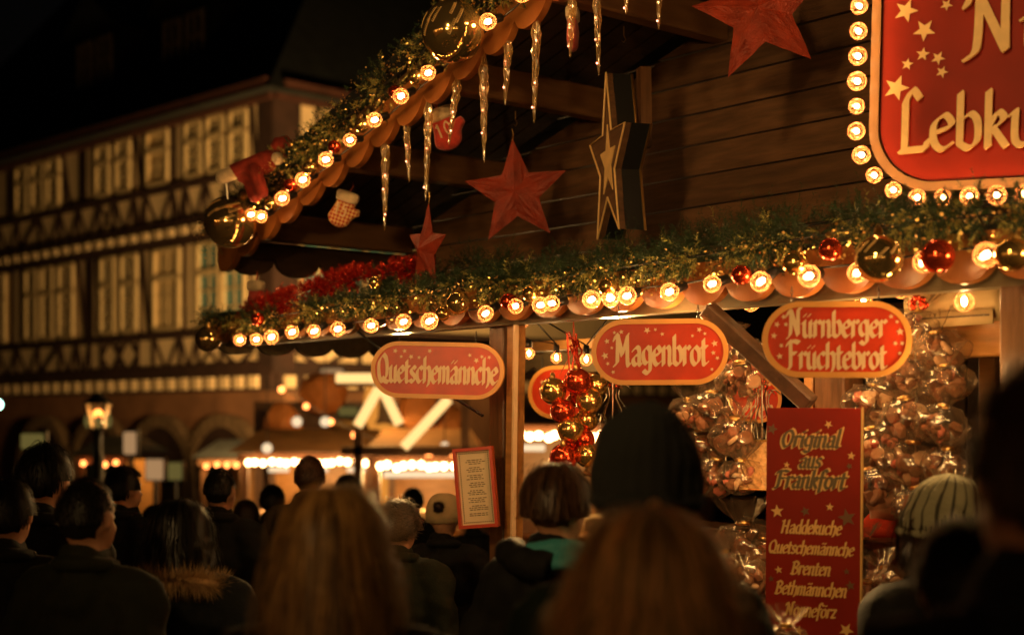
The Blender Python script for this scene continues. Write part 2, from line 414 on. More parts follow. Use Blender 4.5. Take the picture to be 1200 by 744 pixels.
# roof and dormers
m = MB().use('slate'); ov = .6; rz_, rw = zEt + 8.5, 7.0
vs = [Vector(p) for p in ((ov, -ov, zEt - .15), (T0, -ov, zEt - .15), (T0, rw, rz_), (-5.5, rw, rz_), (ov, WR, zEt - .15), (T0, WR, zEt - .15))]
m.add(vs, [(0, 1, 2, 3), (0, 3, 4), (3, 2, 5, 4), (0, 4, 5, 1)]); roof = m.build('roof', house)
def dormer(side, px, py0, py1):
    if side == 'A': t, w0 = ht(px, 1.2), 1.2
    Y = (H0 + HE * t + HN * w0).y; za = HC + (HY - py1) / FP * Y - H0.z; zb = HC + (HY - py0) / FP * Y - H0.z
    b = MB().use('slate'); b.box((t, w0 + 1.6, (za + zb) / 2), (2.3, 3.0, zb - za + .5)); b.prism([(t - 1.4, zb + .22), (t + 1.4, zb + .22), (t, zb + 1.3)], w0 - .2, w0 + 3.1)
    do = b.build('dormer', house)
    for s in (-.5, .5):
        f = MB().use('window_paint')
        for x, z, a, c_ in ((-.34, 0, .10, zb - za), (.34, 0, .10, zb - za), (0, (zb - za) / 2, .78, .1), (0, -(zb - za) / 2, .78, .1), (0, .15, .7, .08), (0, 0, .05, zb - za)):
            f.box((t + s * 1.05 + x, w0 + .06, (za + zb) / 2 + z), (a, .06, c_))
        f.use('dark_glass'); f.box((t + s * 1.05, w0 + .09, (za + zb) / 2), (.7, .03, zb - za)); f.build('dormer_window', do)
for px, a, b in ((212, 20, 88), (108, 48, 112)): dormer('A', px, a, b)
# a second, taller gable behind, seen faintly in the dark
gb = P(470, 490, 44.0); GB0 = Vector((gb.x, gb.y, gz(44)))
gh = thing('tall_gabled_house', 'dark greenish tall house looming behind the half-timbered house roof, faint windows', 'house', GB0, R(12))
m = MB().use('slate'); m.box((0, 4, 8), (9.0, 8, 16)); m.prism([(-4.8, 16), (4.8, 16), (0, 23)], -.3, 8.2); m.build('wall', gh)
for i, x in enumerate((-1.0, .3, -1.0, .3, 2.2)):
    z0 = 10.9 if i < 2 or i == 4 else 6.5
    f = MB().use('window_paint')
    for a, z, p_, q in ((-.42, .95, .12, 1.9), (.42, .95, .12, 1.9), (0, 0, .95, .12), (0, 1.9, .95, .12), (0, 1.25, .8, .1), (0, .95, .06, 1.9)): f.box((x + a, -.05, z0 + z), (p_, .1, q))
    f.use('dark_glass'); f.box((x, -.01, z0 + .95), (.8, .06, 1.9)); f.build('window', gh)

# ------------------------------------------------------------------ our stall
stall = thing('market_stall', 'wooden Christmas market stall with planked gable, scalloped gold fascias and open counter', 'market stall', STALL0, SA)
S = stall
TL = LT(262); RK = .32                                 # left end of the gable, slope of the rake
def zr(t): return 3.700 + RK * t                       # centre line of the rake garland
TR = 2.35                                              # ridge
WG = 1.08                                              # gable wall behind the front
# gable wall: horizontal boards
z = 2.40; bh = .145; i = 0
while z < zr(TR) - .15:
    a = max(-2.25, (z + bh - 3.62) / RK + .0); b = 2 * TR - a
    a2 = max(-2.25, (z - 3.62) / RK)
    m = MB().use('plank'); yo = ru(-.003, .003)
    gp = .007
    m.prism([(a2, z + gp), (b + (a - a2), z + gp), (b, z + bh - gp), (a, z + bh - gp)], WG + yo, WG + .03 + yo)
    m.prism([(a2 + .01, z + bh - gp), (b, z + bh - gp), (b, z + bh + .001), (a + .01, z + bh + .001)], WG + .012, WG + .028)
    o = m.build('wall_board', S); z += bh; i += 1
# soffit boards of the roof overhang, running down the slope
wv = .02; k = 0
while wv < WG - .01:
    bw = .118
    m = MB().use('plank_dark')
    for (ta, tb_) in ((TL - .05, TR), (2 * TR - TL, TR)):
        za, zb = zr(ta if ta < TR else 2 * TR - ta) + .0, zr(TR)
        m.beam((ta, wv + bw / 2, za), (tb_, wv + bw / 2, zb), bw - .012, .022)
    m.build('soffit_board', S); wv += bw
m = MB().use('slate')                                   # roof skin above them
for s in (0, 1):
    q = [(TL - .12, zr(TL) + .02), (TR, zr(TR) + .06), (TR, zr(TR) + .10), (TL - .12, zr(TL) + .07)]
    if s: q = [(2 * TR - x, z_) for x, z_ in q]
    m.prism(q, -.02, 3.4)
m.build('roof', S)
# purlins carrying the overhang
for t, dz in ((-2.21, -.08), (-1.334, -.10), (-.541, -.10), (.216, -.10), (1.0, -.10), (1.75, -.10)):
    m = MB().use('purlin'); zz = zr(t) + dz - .02
    m.beam((t, .03, zz), (t, WG - .002, zz), .09, .15, (0, 0, 1), .008); m.build('purlin', S)
# scalloped boards
def scallop_board(a, b, z_of, spacing, top, dip, w0, th, mt='scallop_paint', phase=0.0, axis='t', c=0.0, nm='scalloped_fascia'):
    """board whose lower edge is a row of round lobes"""
    m = MB().use(mt); n = int((b - a) / spacing * 14); up, dn = [], []
    for i in range(n + 1):
        x = a + (b - a) * i / n; ph = ((x - a) / spacing + phase) % 1.0
        lobe = sqrt(max(0.0, 1 - (2 * ph - 1) ** 2))
        dn.append((x, z_of(x) - dip * (.25 + .75 * lobe))); up.append((x, z_of(x) + top))
    vs = []; 
    for (x, zd), (_, zu) in zip(dn, up):
        for yy in (w0, w0 + th):
            for zz in (zd, zu): vs.append(Vector((x, yy, zz)) if axis == 't' else Vector((yy, x, zz)))
    fs = []
    for i in range(n):
        p, q = 4 * i, 4 * (i + 1)
        fs += [(p, q, q + 1, p + 1), (p + 2, p + 3, q + 3, q + 2), (p, p + 2, q + 2, q), (p + 1, q + 1, q + 3, p + 3)]
    fs += [(0, 1, 3, 2), (4 * n, 4 * n + 2, 4 * n + 3, 4 * n + 1)]
    m.add(vs, fs); return m.build(nm, S)
SP = .2115
zF = L(290, 401, 0).z                                  # lowest point of the lower scallops
TF0, TF1 = LT(248), LT(1200) + 1.2
scallop_board(TL - .03, TR, lambda t: zr(t) - .15, SP, .07, .12, -.02, .035)
scallop_board(TR, 2 * TR - TL, lambda t: zr(2 * TR - t) - .15, SP, .07, .12, -.02, .035)
scallop_board(TF0, TF1, lambda t: zF + .105, SP, .05, .105, -.02, .035)
# second board a little behind, and the scalloped edges that run back along the sides
m = MB().use('grey_beam'); m.box(((TF0 + TF1) / 2 + .06, .09, zF + .05), (TF1 - TF0, .07, .12)); m.build('header_beam', S)
scallop_board(.0, WG + 1.2, lambda t: zF + .05, .26, .04, .10, TF0 + .02, .03, 'grey_beam', axis='w')
scallop_board(.0, WG + 1.6, lambda t: zr(TL) - .12, .30, .05, .14, TL + .02, .035, 'plank_dark', axis='w')
# pent roof between the front edge and the gable wall
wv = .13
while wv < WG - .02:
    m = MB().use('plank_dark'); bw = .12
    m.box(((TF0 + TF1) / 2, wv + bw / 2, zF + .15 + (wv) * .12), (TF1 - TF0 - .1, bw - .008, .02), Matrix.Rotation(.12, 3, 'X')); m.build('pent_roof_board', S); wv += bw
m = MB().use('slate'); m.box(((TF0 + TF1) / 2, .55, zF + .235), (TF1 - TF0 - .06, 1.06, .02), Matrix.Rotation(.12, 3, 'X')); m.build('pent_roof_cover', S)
# posts
m = MB().use('post_wood'); pc = L(577, 500, .10); m.box((pc.x, .17, 1.15), (.10, .10, 2.3), None, .006); m.build('post', S)
m = MB().use('honey_wood'); m.beam((pc.x + .062 + .03, .12, .0), (pc.x + .14, .12, 2.26), .075, .04, (0, 1, 0)); m.build('side_board', S)
m = MB().use('sign_cream'); m.beam((pc.x + .105 + .035, .075, .0), (pc.x + .19, .075, 2.26), .012, .022, (0, 1, 0)); m.build('glazing_strip', S)
m = MB().use('post_wood'); p9 = LT(975, .3); m.box((p9, .34, 1.15), (.13, .12, 2.3), None, .006); m.build('post', S)
m = MB().use('honey_wood'); m.box((p9 - .10, .34, 1.1), (.04, .10, 2.2), None, .004); m.build('post_trim', S)
m = MB().use('post_wood'); m.box((LT(1200, .1), .12, 1.15), (.12, .12, 2.3), None, .006); m.build('post', S)
# braced strut in front
a, b = L(828, 362, -.02), L(950, 474, .12)
m = MB().use('plank_dark'); m.beam(a, b, .06, .06, (0, 1, 0), .006); m.build('strut', S)
# right-hand beam and rolled blind
a, b = L(1085, 395, .45), L(1230, 395, .45)
m = MB().use('honey_wood'); m.box(((a.x + b.x) / 2 - .2, .5, a.z), (b.x - a.x + .9, .08, .15), None, .006); m.build('cross_beam', S)
a = L(1070, 358, .42); b = L(1183, 362, .42)
m = MB().use('canvas'); m.tube([(a.x, .42, a.z), (a.x + .01, .42, a.z), (b.x - .02, .42, a.z - .0), (b.x, .42, a.z)], [.03, .072, .072, .045], 18)
m.box(((a.x + b.x) / 2, .345, a.z - .06), (b.x - a.x - .03, .008, .05)); ob = m.build('rolled_blind', S, True)
m = MB().use('ink')
for k in range(26): m.box((a.x + .03 + k * (b.x - a.x - .06) / 25, .338, a.z - .055), (.010, .004, .006))
stuff(m.build('stitching', ob))
# back and side walls of the sales room (closed only on the right)
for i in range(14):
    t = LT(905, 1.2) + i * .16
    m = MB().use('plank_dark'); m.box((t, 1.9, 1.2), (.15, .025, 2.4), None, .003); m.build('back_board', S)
for i in range(6):
    m = MB().use('honey_wood'); m.box((LT(1150, .9) + .045 * (i % 3) + i * .09, .95 - i * .01, 1.3), (.07, .03, 2.0), None, .004); m.build('cupboard_board', S)
m = MB().use('honey_wood'); m.box((LT(650, .9), .95, L(650, 404, .9).z), (2.2, .05, .05), None, .004); m.build('inner_rail', S)
scallop_board(LT(650, .95) - 1.1, LT(650, .95) + 1.1, lambda t: L(650, 420, .9).z, .3, .03, .07, .98, .02, 'grey_beam', nm='inner_valance')
# counter
ct0, ct1 = LT(700, .2), LT(1200) + .8; cz = L(880, 706, .1).z
m = MB().use('post_wood'); m.box(((ct0 + ct1) / 2, .45, cz - .02), (ct1 - ct0, .62, .04), None, .005); m.build('counter_top', S)
m = MB().use('post_wood'); m.box(((ct0 + ct1) / 2, .62, cz + .11), (ct1 - ct0 - .1, .28, .22), None, .005); m.build('counter_step', S)
for i in range(int((ct1 - ct0) / .16)):
    m = MB().use('plank'); m.box((ct0 + .08 + i * .16, .20, (cz - .05) / 2), (.15, .022, cz - .06), None, .003); m.build('counter_board', S)
# hooks under the eaves
for px, py, w_ in ((731, 50, .5), (604, 148, .5), (502, 232, .5)):
    p = L(px, py, w_); m = MB().use('brass')
    m.tube([p + Vector((0, 0, .07)), p + Vector((0, 0, .03)), p + Vector((.012, 0, .01)), p, p + Vector((-.012, 0, .008))], .0022, 6); m.build('hook', S)

# ------------------------------------------------------------------ light bulbs
bm_ = MB().use('bulb_glass'); prof = [(.001, -.040)] + [(.030 * sin(pi * k / 12), -.010 - .030 * cos(pi * k / 12)) for k in range(1, 11)] + [(.0135, .024)]
bm_.lathe(prof, 18); ME_GLASS = bm_.mesh('light_bulb', True)
bm_ = MB().use('filament'); bm_.ball((0, 0, -.008), (.0100, .0100, .0165), 1); ME_FIL = bm_.mesh('filament', True)
bm_ = MB().use('black_metal'); bm_.lathe([(.001, .06), (.015, .058), (.016, .022), (.012, .016)], 12); ME_SOCK = bm_.mesh('socket', True)
def bulb(parent, loc, rot=(0, 0, 0), s=1.0):
    s *= 1.05 * ru(.88, 1.08)
    o = obj('light_bulb', ME_GLASS, parent, loc, rot, s); obj('filament', ME_FIL, o); obj('socket', ME_SOCK, o); return o
def cable(parent, pts, r=.004, nm='cable'):
    m = MB().use('black_metal'); m.tube(pts, r, 6); return m.build(nm, parent, True)
# rake string
st = thing('string_lights', 'string of clear round bulbs climbing the sloping gable edge above the icicles', 'string lights', STALL0, SA)
xs = [296, 308, 333, 357, 384, 412, 441, 472, 504, 538, 574, 614, 655, 705]
ys_ = [251, 253, 232, 210, 187, 164, 140, 112, 85, 55, 25, -8, -40, -80]
cp = []
for x, y in zip(xs, ys_):
    p = L(x, y, -.165); cp.append(p + Vector((0, .06, .02))); bulb(st, p, (R(ru(-80, -60)), R(ru(-10, 10)), 0), 1.1)
cable(st, cp)
# lower front string
st = thing('string_lights', 'string of clear round bulbs along the long lower scalloped edge above the red signs', 'string lights', STALL0, SA)
lx = [(283, 398), (302, 397), (320, 394), (344, 388), (370, 387), (398, 385), (437, 381), (475, 376), (506, 375), (571, 366), (606, 358), (636, 357), (649, 355), (695, 350),
      (718, 349), (737, 346), (787, 341), (837, 332), (894, 328), (950, 323), (1007, 318), (1084, 305), (1157, 298), (1240, 292)]
cp = []
for x, y in lx:
    p = L(x, y, -.165); cp.append(p + Vector((0, .06, .03))); bulb(st, p, (R(ru(-80, -55)), R(ru(-14, 14)), R(ru(-15, 15))), 1.12)
cable(st, cp)
# inner string below the beam
st = thing('string_lights', 'string of bulbs hung inside the stall behind the beam, lighting the wares', 'string lights', STALL0, SA)
cp = []
for x, y, w_ in ((592, 395, .30), (612, 375, .14), (620, 412, .42), (652, 417, .5), (687, 419, .5), (735, 362, .16), (838, 386, .20), (880, 352, .20), (940, 392, .35), (1012, 352, .24), (1056, 335, .16), (1130, 350, .2)):
    p = L(x, y, w_); cp.append(p + Vector((0, 0, .055))); bulb(st, p, (0, 0, 0), .95)
cp.sort(key=lambda q: q.x); cable(st, cp)

# ------------------------------------------------------------------ garlands
def garland(label, pts, rad, n, seed, tip=.055, gold=.16, parts_=('fir', 'fir_gold'), nm='fir_garland', flat=1.0, needles=26):
    random.seed(seed); o = thing(nm, label, 'garland', STALL0, SA)
    pts = cat_rom(pts, 6); m = MB().use('black_metal'); m.tube(pts, .004, 6); m.build('wire_core', o)
    seg = [(pts[i + 1] - pts[i]).length for i in range(len(pts) - 1)]; tot = sum(seg)
    v, f, mi = [], [], []
    for _ in range(n):
        s_ = rnd() * tot; i = 0
        while s_ > seg[i] and i < len(seg) - 1: s_ -= seg[i]; i += 1
        fr = s_ / seg[i]; base = pts[i].lerp(pts[i + 1], fr); d = (pts[i + 1] - pts[i]).normalized()
        rr = rad(( i + fr) / len(seg)) if callable(rad) else rad
        a = ru(0, 2 * pi); u = Vector((0, 0, 1)).cross(d).normalized(); q = d.cross(u)
        out = (u * cos(a) * flat + q * sin(a)); out = (out + d * ru(-.6, .6)).normalized()
        ln = tip * (ru(.5, 1.1) if rnd() < .8 else ru(1.2, 1.8)); st_ = base + out * max(.02, rr - ln) * ru(.1, 1.0) * (1 + .35 * mnoise.noise(base * 7))
        if mnoise.noise(st_ * 8) < -.12: continue
        k = 1 if rnd() < gold * (1.9 if out.z < .25 and out.y < .3 else .45) else 0  # gold tips denser low in front, imitating glints near the bulbs
        side = out.cross(Vector((ru(-1, 1), ru(-1, 1), ru(-1, 1)))).normalized()
        for j in range(needles):
            fr2 = (j + 1) / needles; ba = st_ + out * ln * fr2; an = ru(0, 2 * pi)
            s2 = (Matrix.Rotation(an, 3, out) @ side); dd = (out * .9 + s2 + Vector((0, 0, -.25))).normalized(); nl = ru(.016, .028) * (1.15 - .5 * fr2)
            wd = dd.cross(Vector((ru(-1, 1), ru(-1, 1), ru(-1, 1)))).normalized() * .0014
            b0 = len(v); v += [ba - wd, ba + wd, ba + dd * nl]; f.append((b0, b0 + 1, b0 + 2)); mi.append(k if rnd() < .8 else 0)
    me = bpy.data.meshes.new('needles'); me.from_pydata([tuple(p) for p in v], [], f)
    for k in parts_: me.materials.append(M[k])
    me.polygons.foreach_set('material_index', mi); me.update()
    stuff(obj('needles', me, o))
    if nm == 'fir_garland' and gold > .1:               # brass flecks added to imitate glints of bulb light in the needles
        fm_ = MB().use('brass')
        for _ in range(int(n * (.45 if n > 3000 else 1.0))):
            s_ = rnd() * tot; i = 0
            while s_ > seg[i] and i < len(seg) - 1: s_ -= seg[i]; i += 1
            fr = s_ / seg[i]; base = pts[i].lerp(pts[i + 1], fr); rr = rad((i + fr) / len(seg)) if callable(rad) else rad
            a = ru(-pi, .2); q_ = base + Vector((ru(-.03, .03), -abs(cos(a)) * rr * ru(.7, 1.15), sin(a) * rr * ru(.5, 1.1)))
            u1 = Vector((ru(-1, 1), ru(-1, 1), ru(-1, 1))).normalized(); u2 = u1.cross(Vector((ru(-1, 1), ru(-1, 1), ru(-1, 1)))).normalized(); z_ = ru(.003, .0065)
            fm_.add([q_ + u1 * z_, q_ + u2 * z_, q_ - u1 * z_, q_ - u2 * z_], [(0, 1, 2, 3)])
        stuff(fm_.build('glint_flecks', o, False, False))
    return o
rk = [Vector((t, -.075, zr(t) - .045)) for t in (TL + .02, TL + .5, TL + 1.0, -.9, -.3, .3, .9, 1.6, TR)]
garland('dense green fir garland on the sloping gable edge with gold tips', rk, .145, 2600, 3, gold=.45)
lo = [Vector((TF0 + .05, -.07, zF + .14))] + [Vector((LT(x), -.085, L(x, y - (5 if x > 350 else 2), -.0).z)) for x, y in ((300, 378), (380, 370), (470, 357), (560, 342), (660, 333), (760, 318), (880, 300), (1000, 280), (1100, 268), (1200, 258), (1300, 248))]
garland('long thick green fir garland lying along the lower scalloped edge', lo, lambda u: .075 + .040 * min(1, u * 1.6), 4600, 5, tip=.07, gold=.22)
up2 = [Vector((LT(x, .3), .3, L(x, y, .3).z)) for x, y in ((430, 336), (500, 330), (560, 312), (640, 312), (730, 300), (850, 284), (960, 262), (1080, 246), (1220, 236))]
garland('darker second fir garland on the pent roof just behind the lower one', up2, .115, 1900, 8, tip=.10, gold=.03)
rt = [Vector((LT(x, w_), w_, L(x, y, w_).z)) for x, y, w_ in ((286, 372, -.06), (320, 358, -.04), (352, 347, .0), (385, 335, .06), (420, 326, .12), (455, 321, .2), (500, 314, .3))]
garland('red foil tinsel garland draped over the left end of the green garland', rt, .085, 2300, 11, tip=.045, gold=.6, parts_=('tinsel', 'tinsel'), nm='tinsel_garland')
random.seed(21)

# ------------------------------------------------------------------ glass balls on the garlands
def ball_mesh(mt, r, cap=True):
    m = MB().use(mt); m.ball((0, 0, 0), r, 4 if r > .04 else 3)
    return m.mesh('glass_ball', True)
def cap_mesh(r):
    m = MB().use('brass'); m.lathe([(.001, r + .022 * r / .06), (r * .16, r + .02 * r / .06), (r * .2, r * .97), (r * .2, r * .94)], 12)
    m.tube([(r * .09 * cos(a), 0, r * 1.42 + r * .09 * sin(a)) for a in [k * pi / 4 for k in range(9)]], r * .018, 5); return m.mesh('cap', True)
BM = {}
def bauble(mt, r, loc, label, tilt=(0, 0, 0), w_=0):
    o = thing('glass_ball', label, 'glass ball', loc, rot=(tilt[0], tilt[1], SA + tilt[2]))
    key = (mt, round(r, 3))
    if key not in BM: BM[key] = (ball_mesh(mt, r), cap_mesh(r))
    obj('sphere', BM[key][0], o); obj('cap', BM[key][1], o); return o
def fir_sprig_on_ball(o, r):                            # engraved gold glitter sprigs on the big balls
    m = MB().use('gold_print')
    for k in range(8):
        a0, e0 = ru(-2.6, -.4), ru(-.5, .6); d = ru(-.5, .5)
        for j in range(9):
            a, e = a0 + j * .045 * cos(d), e0 + j * .045; 
            for s in (-1, 1):
                pa = Vector((cos(a) * cos(e), sin(a) * cos(e), sin(e))); a2, e2 = a + s * .06, e + .07
                pb = Vector((cos(a2) * cos(e2), sin(a2) * cos(e2), sin(e2)))
                m.tube([pa * (r + .0006), pb * (r + .0006)], .0012, 4, False)
    return stuff(m.build('glitter_sprigs', o))
for px, py, pr, mt, lab in ((270, 260, 31, 'ball_mirror', 'largest mirror glass ball at the lower left tip of the gable edge'),
                            (531, 37, 37, 'ball_mirror', 'very large dark mirror glass ball high on the sloping gable edge'),
                            (244, 397, 15.5, 'ball_mirror', 'gold mirror ball at the far left end of the lower edge'),
                            (537, 355, 14, 'ball_mirror', 'small dark mirror ball above the first red sign, ringed with gold beads'),
                            (1030, 303, 28, 'ball_mirror', 'large gold mirror ball on the lower edge above the fruit bread sign'),
                            (317, 239, 7, 'ball_gold', 'small gold ball low on the sloping edge beside the largest ball'),
                            (341, 217, 8, 'ball_red', 'small red ball low on the sloping edge'),
                            (363, 197, 9, 'ball_gold', 'gold ball on the sloping edge above the checked mitten'),
                            (392, 172, 8, 'ball_red', 'small red ball halfway up the sloping edge'),
                            (424, 147, 9, 'ball_gold', 'gold ball halfway up the sloping edge in the needles'),
                            (487, 90, 9, 'ball_gold', 'gold ball just below the very large ball on the sloping edge'),
                            (463, 108, 8, 'ball_red', 'red ball upper part of the sloping edge between two bulbs'),
                            (302, 374, 8, 'ball_red', 'shiny red ball at the left end under the hanging felt mitten'),
                            (440, 331, 8, 'ball_gold', 'pale gold ball lying in the red tinsel garland'),
                            (519, 367, 9, 'ball_gold', 'gold ball left of the beaded mirror ball'),
                            (596, 353, 10, 'ball_red', 'dark red ball on the lower edge right of the post head'),
                            (622, 344, 10, 'ball_gold', 'dull gold ball in the needles above the wooden post'),
                            (712, 336, 11, 'ball_gold', 'gold ball on the lower edge above the second red sign'),
                            (869, 322, 12, 'ball_red', 'dark red ball on the lower edge right of the slanted strut'),
                            (932, 308, 15, 'ball_gold', 'gold ball on the lower edge left of a red berry ball'),
                            (973, 292, 14, 'ball_red', 'red ball beside the large gold mirror ball'),
                            (1099, 300, 20, 'ball_red', 'dull red ball on the lower edge at right'),
                            (1186, 298, 20, 'ball_gold', 'blurred gold ball on the lower edge near the right post')):
    big = pr > 24; w_ = -.22 if big else -.18
    p = L(px, py, w_); Y = W(p).y; r = pr * Y / FP
    o = bauble(mt, round(r, 3), W(p), lab, (ru(-.5, .3), ru(-.6, .6), 0))
    if big: fir_sprig_on_ball(o, r)
    if px == 537:
        m = MB().use('brass')
        for k in range(26):
            a = 2 * pi * k / 26; m.ball((cos(a) * r * 1.06, -.01, sin(a) * r * 1.06), .0042, 1)
        stuff(m.build('bead_ring', o))

# ------------------------------------------------------------------ icicle lights
random.seed(5)
ic = [(452, 160, 270, 10, 0), (476, 140, 214, 8, 0), (503, 113, 236, 10, 0), (537, 90, 172, 10, .16), (567, 67, 192, 11, -.05), (596, 45, 126, 10, -.12), (629, 17, 145, 11, .02),
      (671, -6, 70, 10, -.12), (699, -22, 88, 10, 0), (736, -40, 17, 9, 0), (773, -48, 34, 9, .05)]
labs = ['long icicle light, lowest on the sloping edge, left of the red mitten', 'short thin icicle light second from the left', 'long icicle light hanging just left of the red mitten',
        'tilted icicle light hanging in front of the red mitten', 'long icicle light under the very large ball, right of the mitten', 'short tilted icicle light above the big red star',
        'longest thick icicle light under the top of the gable edge', 'icicle light behind the red ornament seen edge on', 'long icicle light in front of the top purlin',
        'short icicle tip at the top edge of the picture, left one', 'short icicle tip at the top edge beside the upper red star']
for (px, y0, y1, wp, tl), lab in zip(ic, labs):
    p = L(px, y0, .0); q = L(px, y1, .0); h = p.z - q.z; Y = W(p).y; r = wp / 2 * Y / FP
    o = thing('icicle_light', lab, 'icicle light', W(p), SA, 'icicle lights under the gable edge', rot=(ru(-.05, .05), tl + ru(-.035, .035), SA + ru(-1, 1)))
    m = MB().use('acrylic'); n = 26; ph = ru(0, 9)
    pf = []
    for k in range(n + 1):
        u = k / n; rr = r * (.35 + .65 * min(1, u * 9)) * (1 - u) ** .62 * (1 + .12 * sin(u * 40 + ph)) + .0012
        pf.append((rr, -h * u))
    m.lathe(pf, 12, fn=lambda a, z, i: 1 + .16 * sin(3 * a + z * 55) + .1 * sin(7 * a - z * 90)); m.build('icicle_body', o)
    c = MB().use('wire'); c.tube([(0, 0, .0), (0, 0, -h * .9)], .0012, 5); c.build('wire_core', o)
    m = MB().use('brass'); m.tube([(0, 0, 0), (.004, 0, .02), (-.004, 0, .035), (.002, 0, .06)], .0015, 5); m.build('hanger', o)
    for k in range(max(2, int(h / .12))):
        f = MB().use('fairy'); f.ball((ru(-.3, .3) * r, -r * .5, -h * (.22 + .7 * (k + ru(.1, .9)) / max(2, int(h / .12)))), .0042, 1); f.build('led', o)

# ------------------------------------------------------------------ stars
def star_pts(n, R0, r0, rot=pi / 2): return [((R0 if k % 2 == 0 else r0) * cos(rot + k * pi / n), (R0 if k % 2 == 0 else r0) * sin(rot + k * pi / n)) for k in range(2 * n)]
def star(px, py, R_, w_, label, yaw, roll, th=.045):
    p = L(px, py, w_); o = thing('red_star', label, 'star', W(p), rot=(0, roll, yaw))
    pts = star_pts(5, R_, R_ * .43); m = MB().use('star_red')
    # faceted star, its middle ridge subdivided so the glitter skin is a little uneven
    n = len(pts); vs = [Vector((0, -th, 0)), Vector((0, th, 0))] + [Vector((x, 0, z)) for x, z in pts]
    fs = []
    for k in range(n): a, b = 2 + k, 2 + (k + 1) % n; fs += [(0, a, b), (1, b, a)]
    bm = bmesh.new(); V_ = [bm.verts.new(v) for v in vs]
    for f in fs: bm.faces.new([V_[i] for i in f])
    bmesh.ops.subdivide_edges(bm, edges=bm.edges[:], cuts=5, use_grid_fill=True)
    for v in bm.verts: v.co += Vector((ru(-.0013, .0013), ru(-.0022, .0022), ru(-.0013, .0013)))
    bmesh.ops.recalc_face_normals(bm, faces=bm.faces); me = bpy.data.meshes.new('star_body'); bm.to_mesh(me); bm.free(); me.materials.append(M['star_red'])
    obj('star_body', me, o)
    c = MB().use('brass'); c.tube([(0, 0, R_ - .01), (.006, 0, R_ + .02), (0, 0, R_ + .045)], .0018, 5); c.build('hanger', o); return o
def rad_(px, Y): return px * Y / FP
pp = W(L(605, 222, .45)); star(605, 226, rad_(64, pp.y), .45, 'big red glitter star hanging in the middle under the soffit', R(-12), R(-4))
pp = W(L(500, 295, -.02)); star(500, 292, rad_(54, pp.y), -.02, 'dim red star turned side-on behind the lower garland', R(-62), R(6))
pp = W(L(889, 18, .40)); star(892, 14, rad_(84, pp.y), .40, 'largest red star cut by the top edge of the picture', R(-20), R(-8), .07)
# lit star box: flat star with gold outline on a black box frame
p = L(716, 190, .45); Y = W(p).y; o = thing('star_lantern', 'narrow gold-outlined star cutout with a deep dark side, hanging edge-on', 'star', W(p), rot=(0, R(-2), R(-74)))
R0 = rad_(105, Y); pts = [(x * .60, z) for x, z in star_pts(5, R0, R0 * .40)]
m = MB().use('plank'); m.prism(pts, -.012, .012); m.build('star_panel', o)
m = MB().use('gold_print'); m.tube([Vector((x, -.018, z)) for x, z in pts + pts[:2]], .0045, 6); m.build('gold_outline', o)
m = MB().use('gold_print'); m.prism([(x * .42, z * .42) for x, z in pts], -.017, -.0125); m.build('inner_star', o)
m = MB().use('black_metal'); n = len(pts)
for k in range(n):
    if k in (5, 6, 7, 8, 9, 4):
        a, b = pts[k], pts[(k + 1) % n]
        m.add([Vector((a[0], .014, a[1])), Vector((b[0], .014, b[1])), Vector((b[0], .10, b[1])), Vector((a[0], .10, a[1]))], [(0, 1, 2, 3)])
m.build('box_side', o)
m = MB().use('post_wood'); m.box((.02, .15, R0 * .62), (.05, .05, R0 * .9)); m.build('hanging_bar', o)
m = MB().use('brass'); m.tube([Vector((x, .102, z)) for x, z in (pts[4:10] + pts[:1])], .006, 6); m.build('rear_edge', o)

# ------------------------------------------------------------------ felt mittens and the red doll
def outline_body(o, pts, th, mt, nm, k=5):
    P2 = [Vector((x, 0, z)) for x, z in pts]; P2 = cat_rom(P2 + [P2[0]], k)[:-1]; n = len(P2)
    c = sum(P2, Vector()) / n; rings = [(1.0, 0), (.93, .6), (.75, .9), (.45, 1.0)]
    m = MB().use(mt); vs, fs = [], []
    for s in (-1, 1):
        for f_, t_ in rings: vs += [c + (q - c) * f_ + Vector((0, s * th * t_, 0)) for q in P2]
    B = len(rings) * n
    for s in (0, 1):
        for r_ in range(len(rings) - 1):
            for i in range(n):
                a, b = s * B + r_ * n + i, s * B + r_ * n + (i + 1) % n; fs.append((a, b, b + n, a + n))
        fs.append(tuple(s * B + (len(rings) - 1) * n + i for i in range(n)))
    m.add(vs, fs)
    ob = m.build(nm, o, True)
    bm = bmesh.new(); bm.from_mesh(ob.data); bmesh.ops.remove_doubles(bm, verts=bm.verts, dist=1e-5); bmesh.ops.recalc_face_normals(bm, faces=bm.faces); bm.to_mesh(ob.data); bm.free()
    return ob

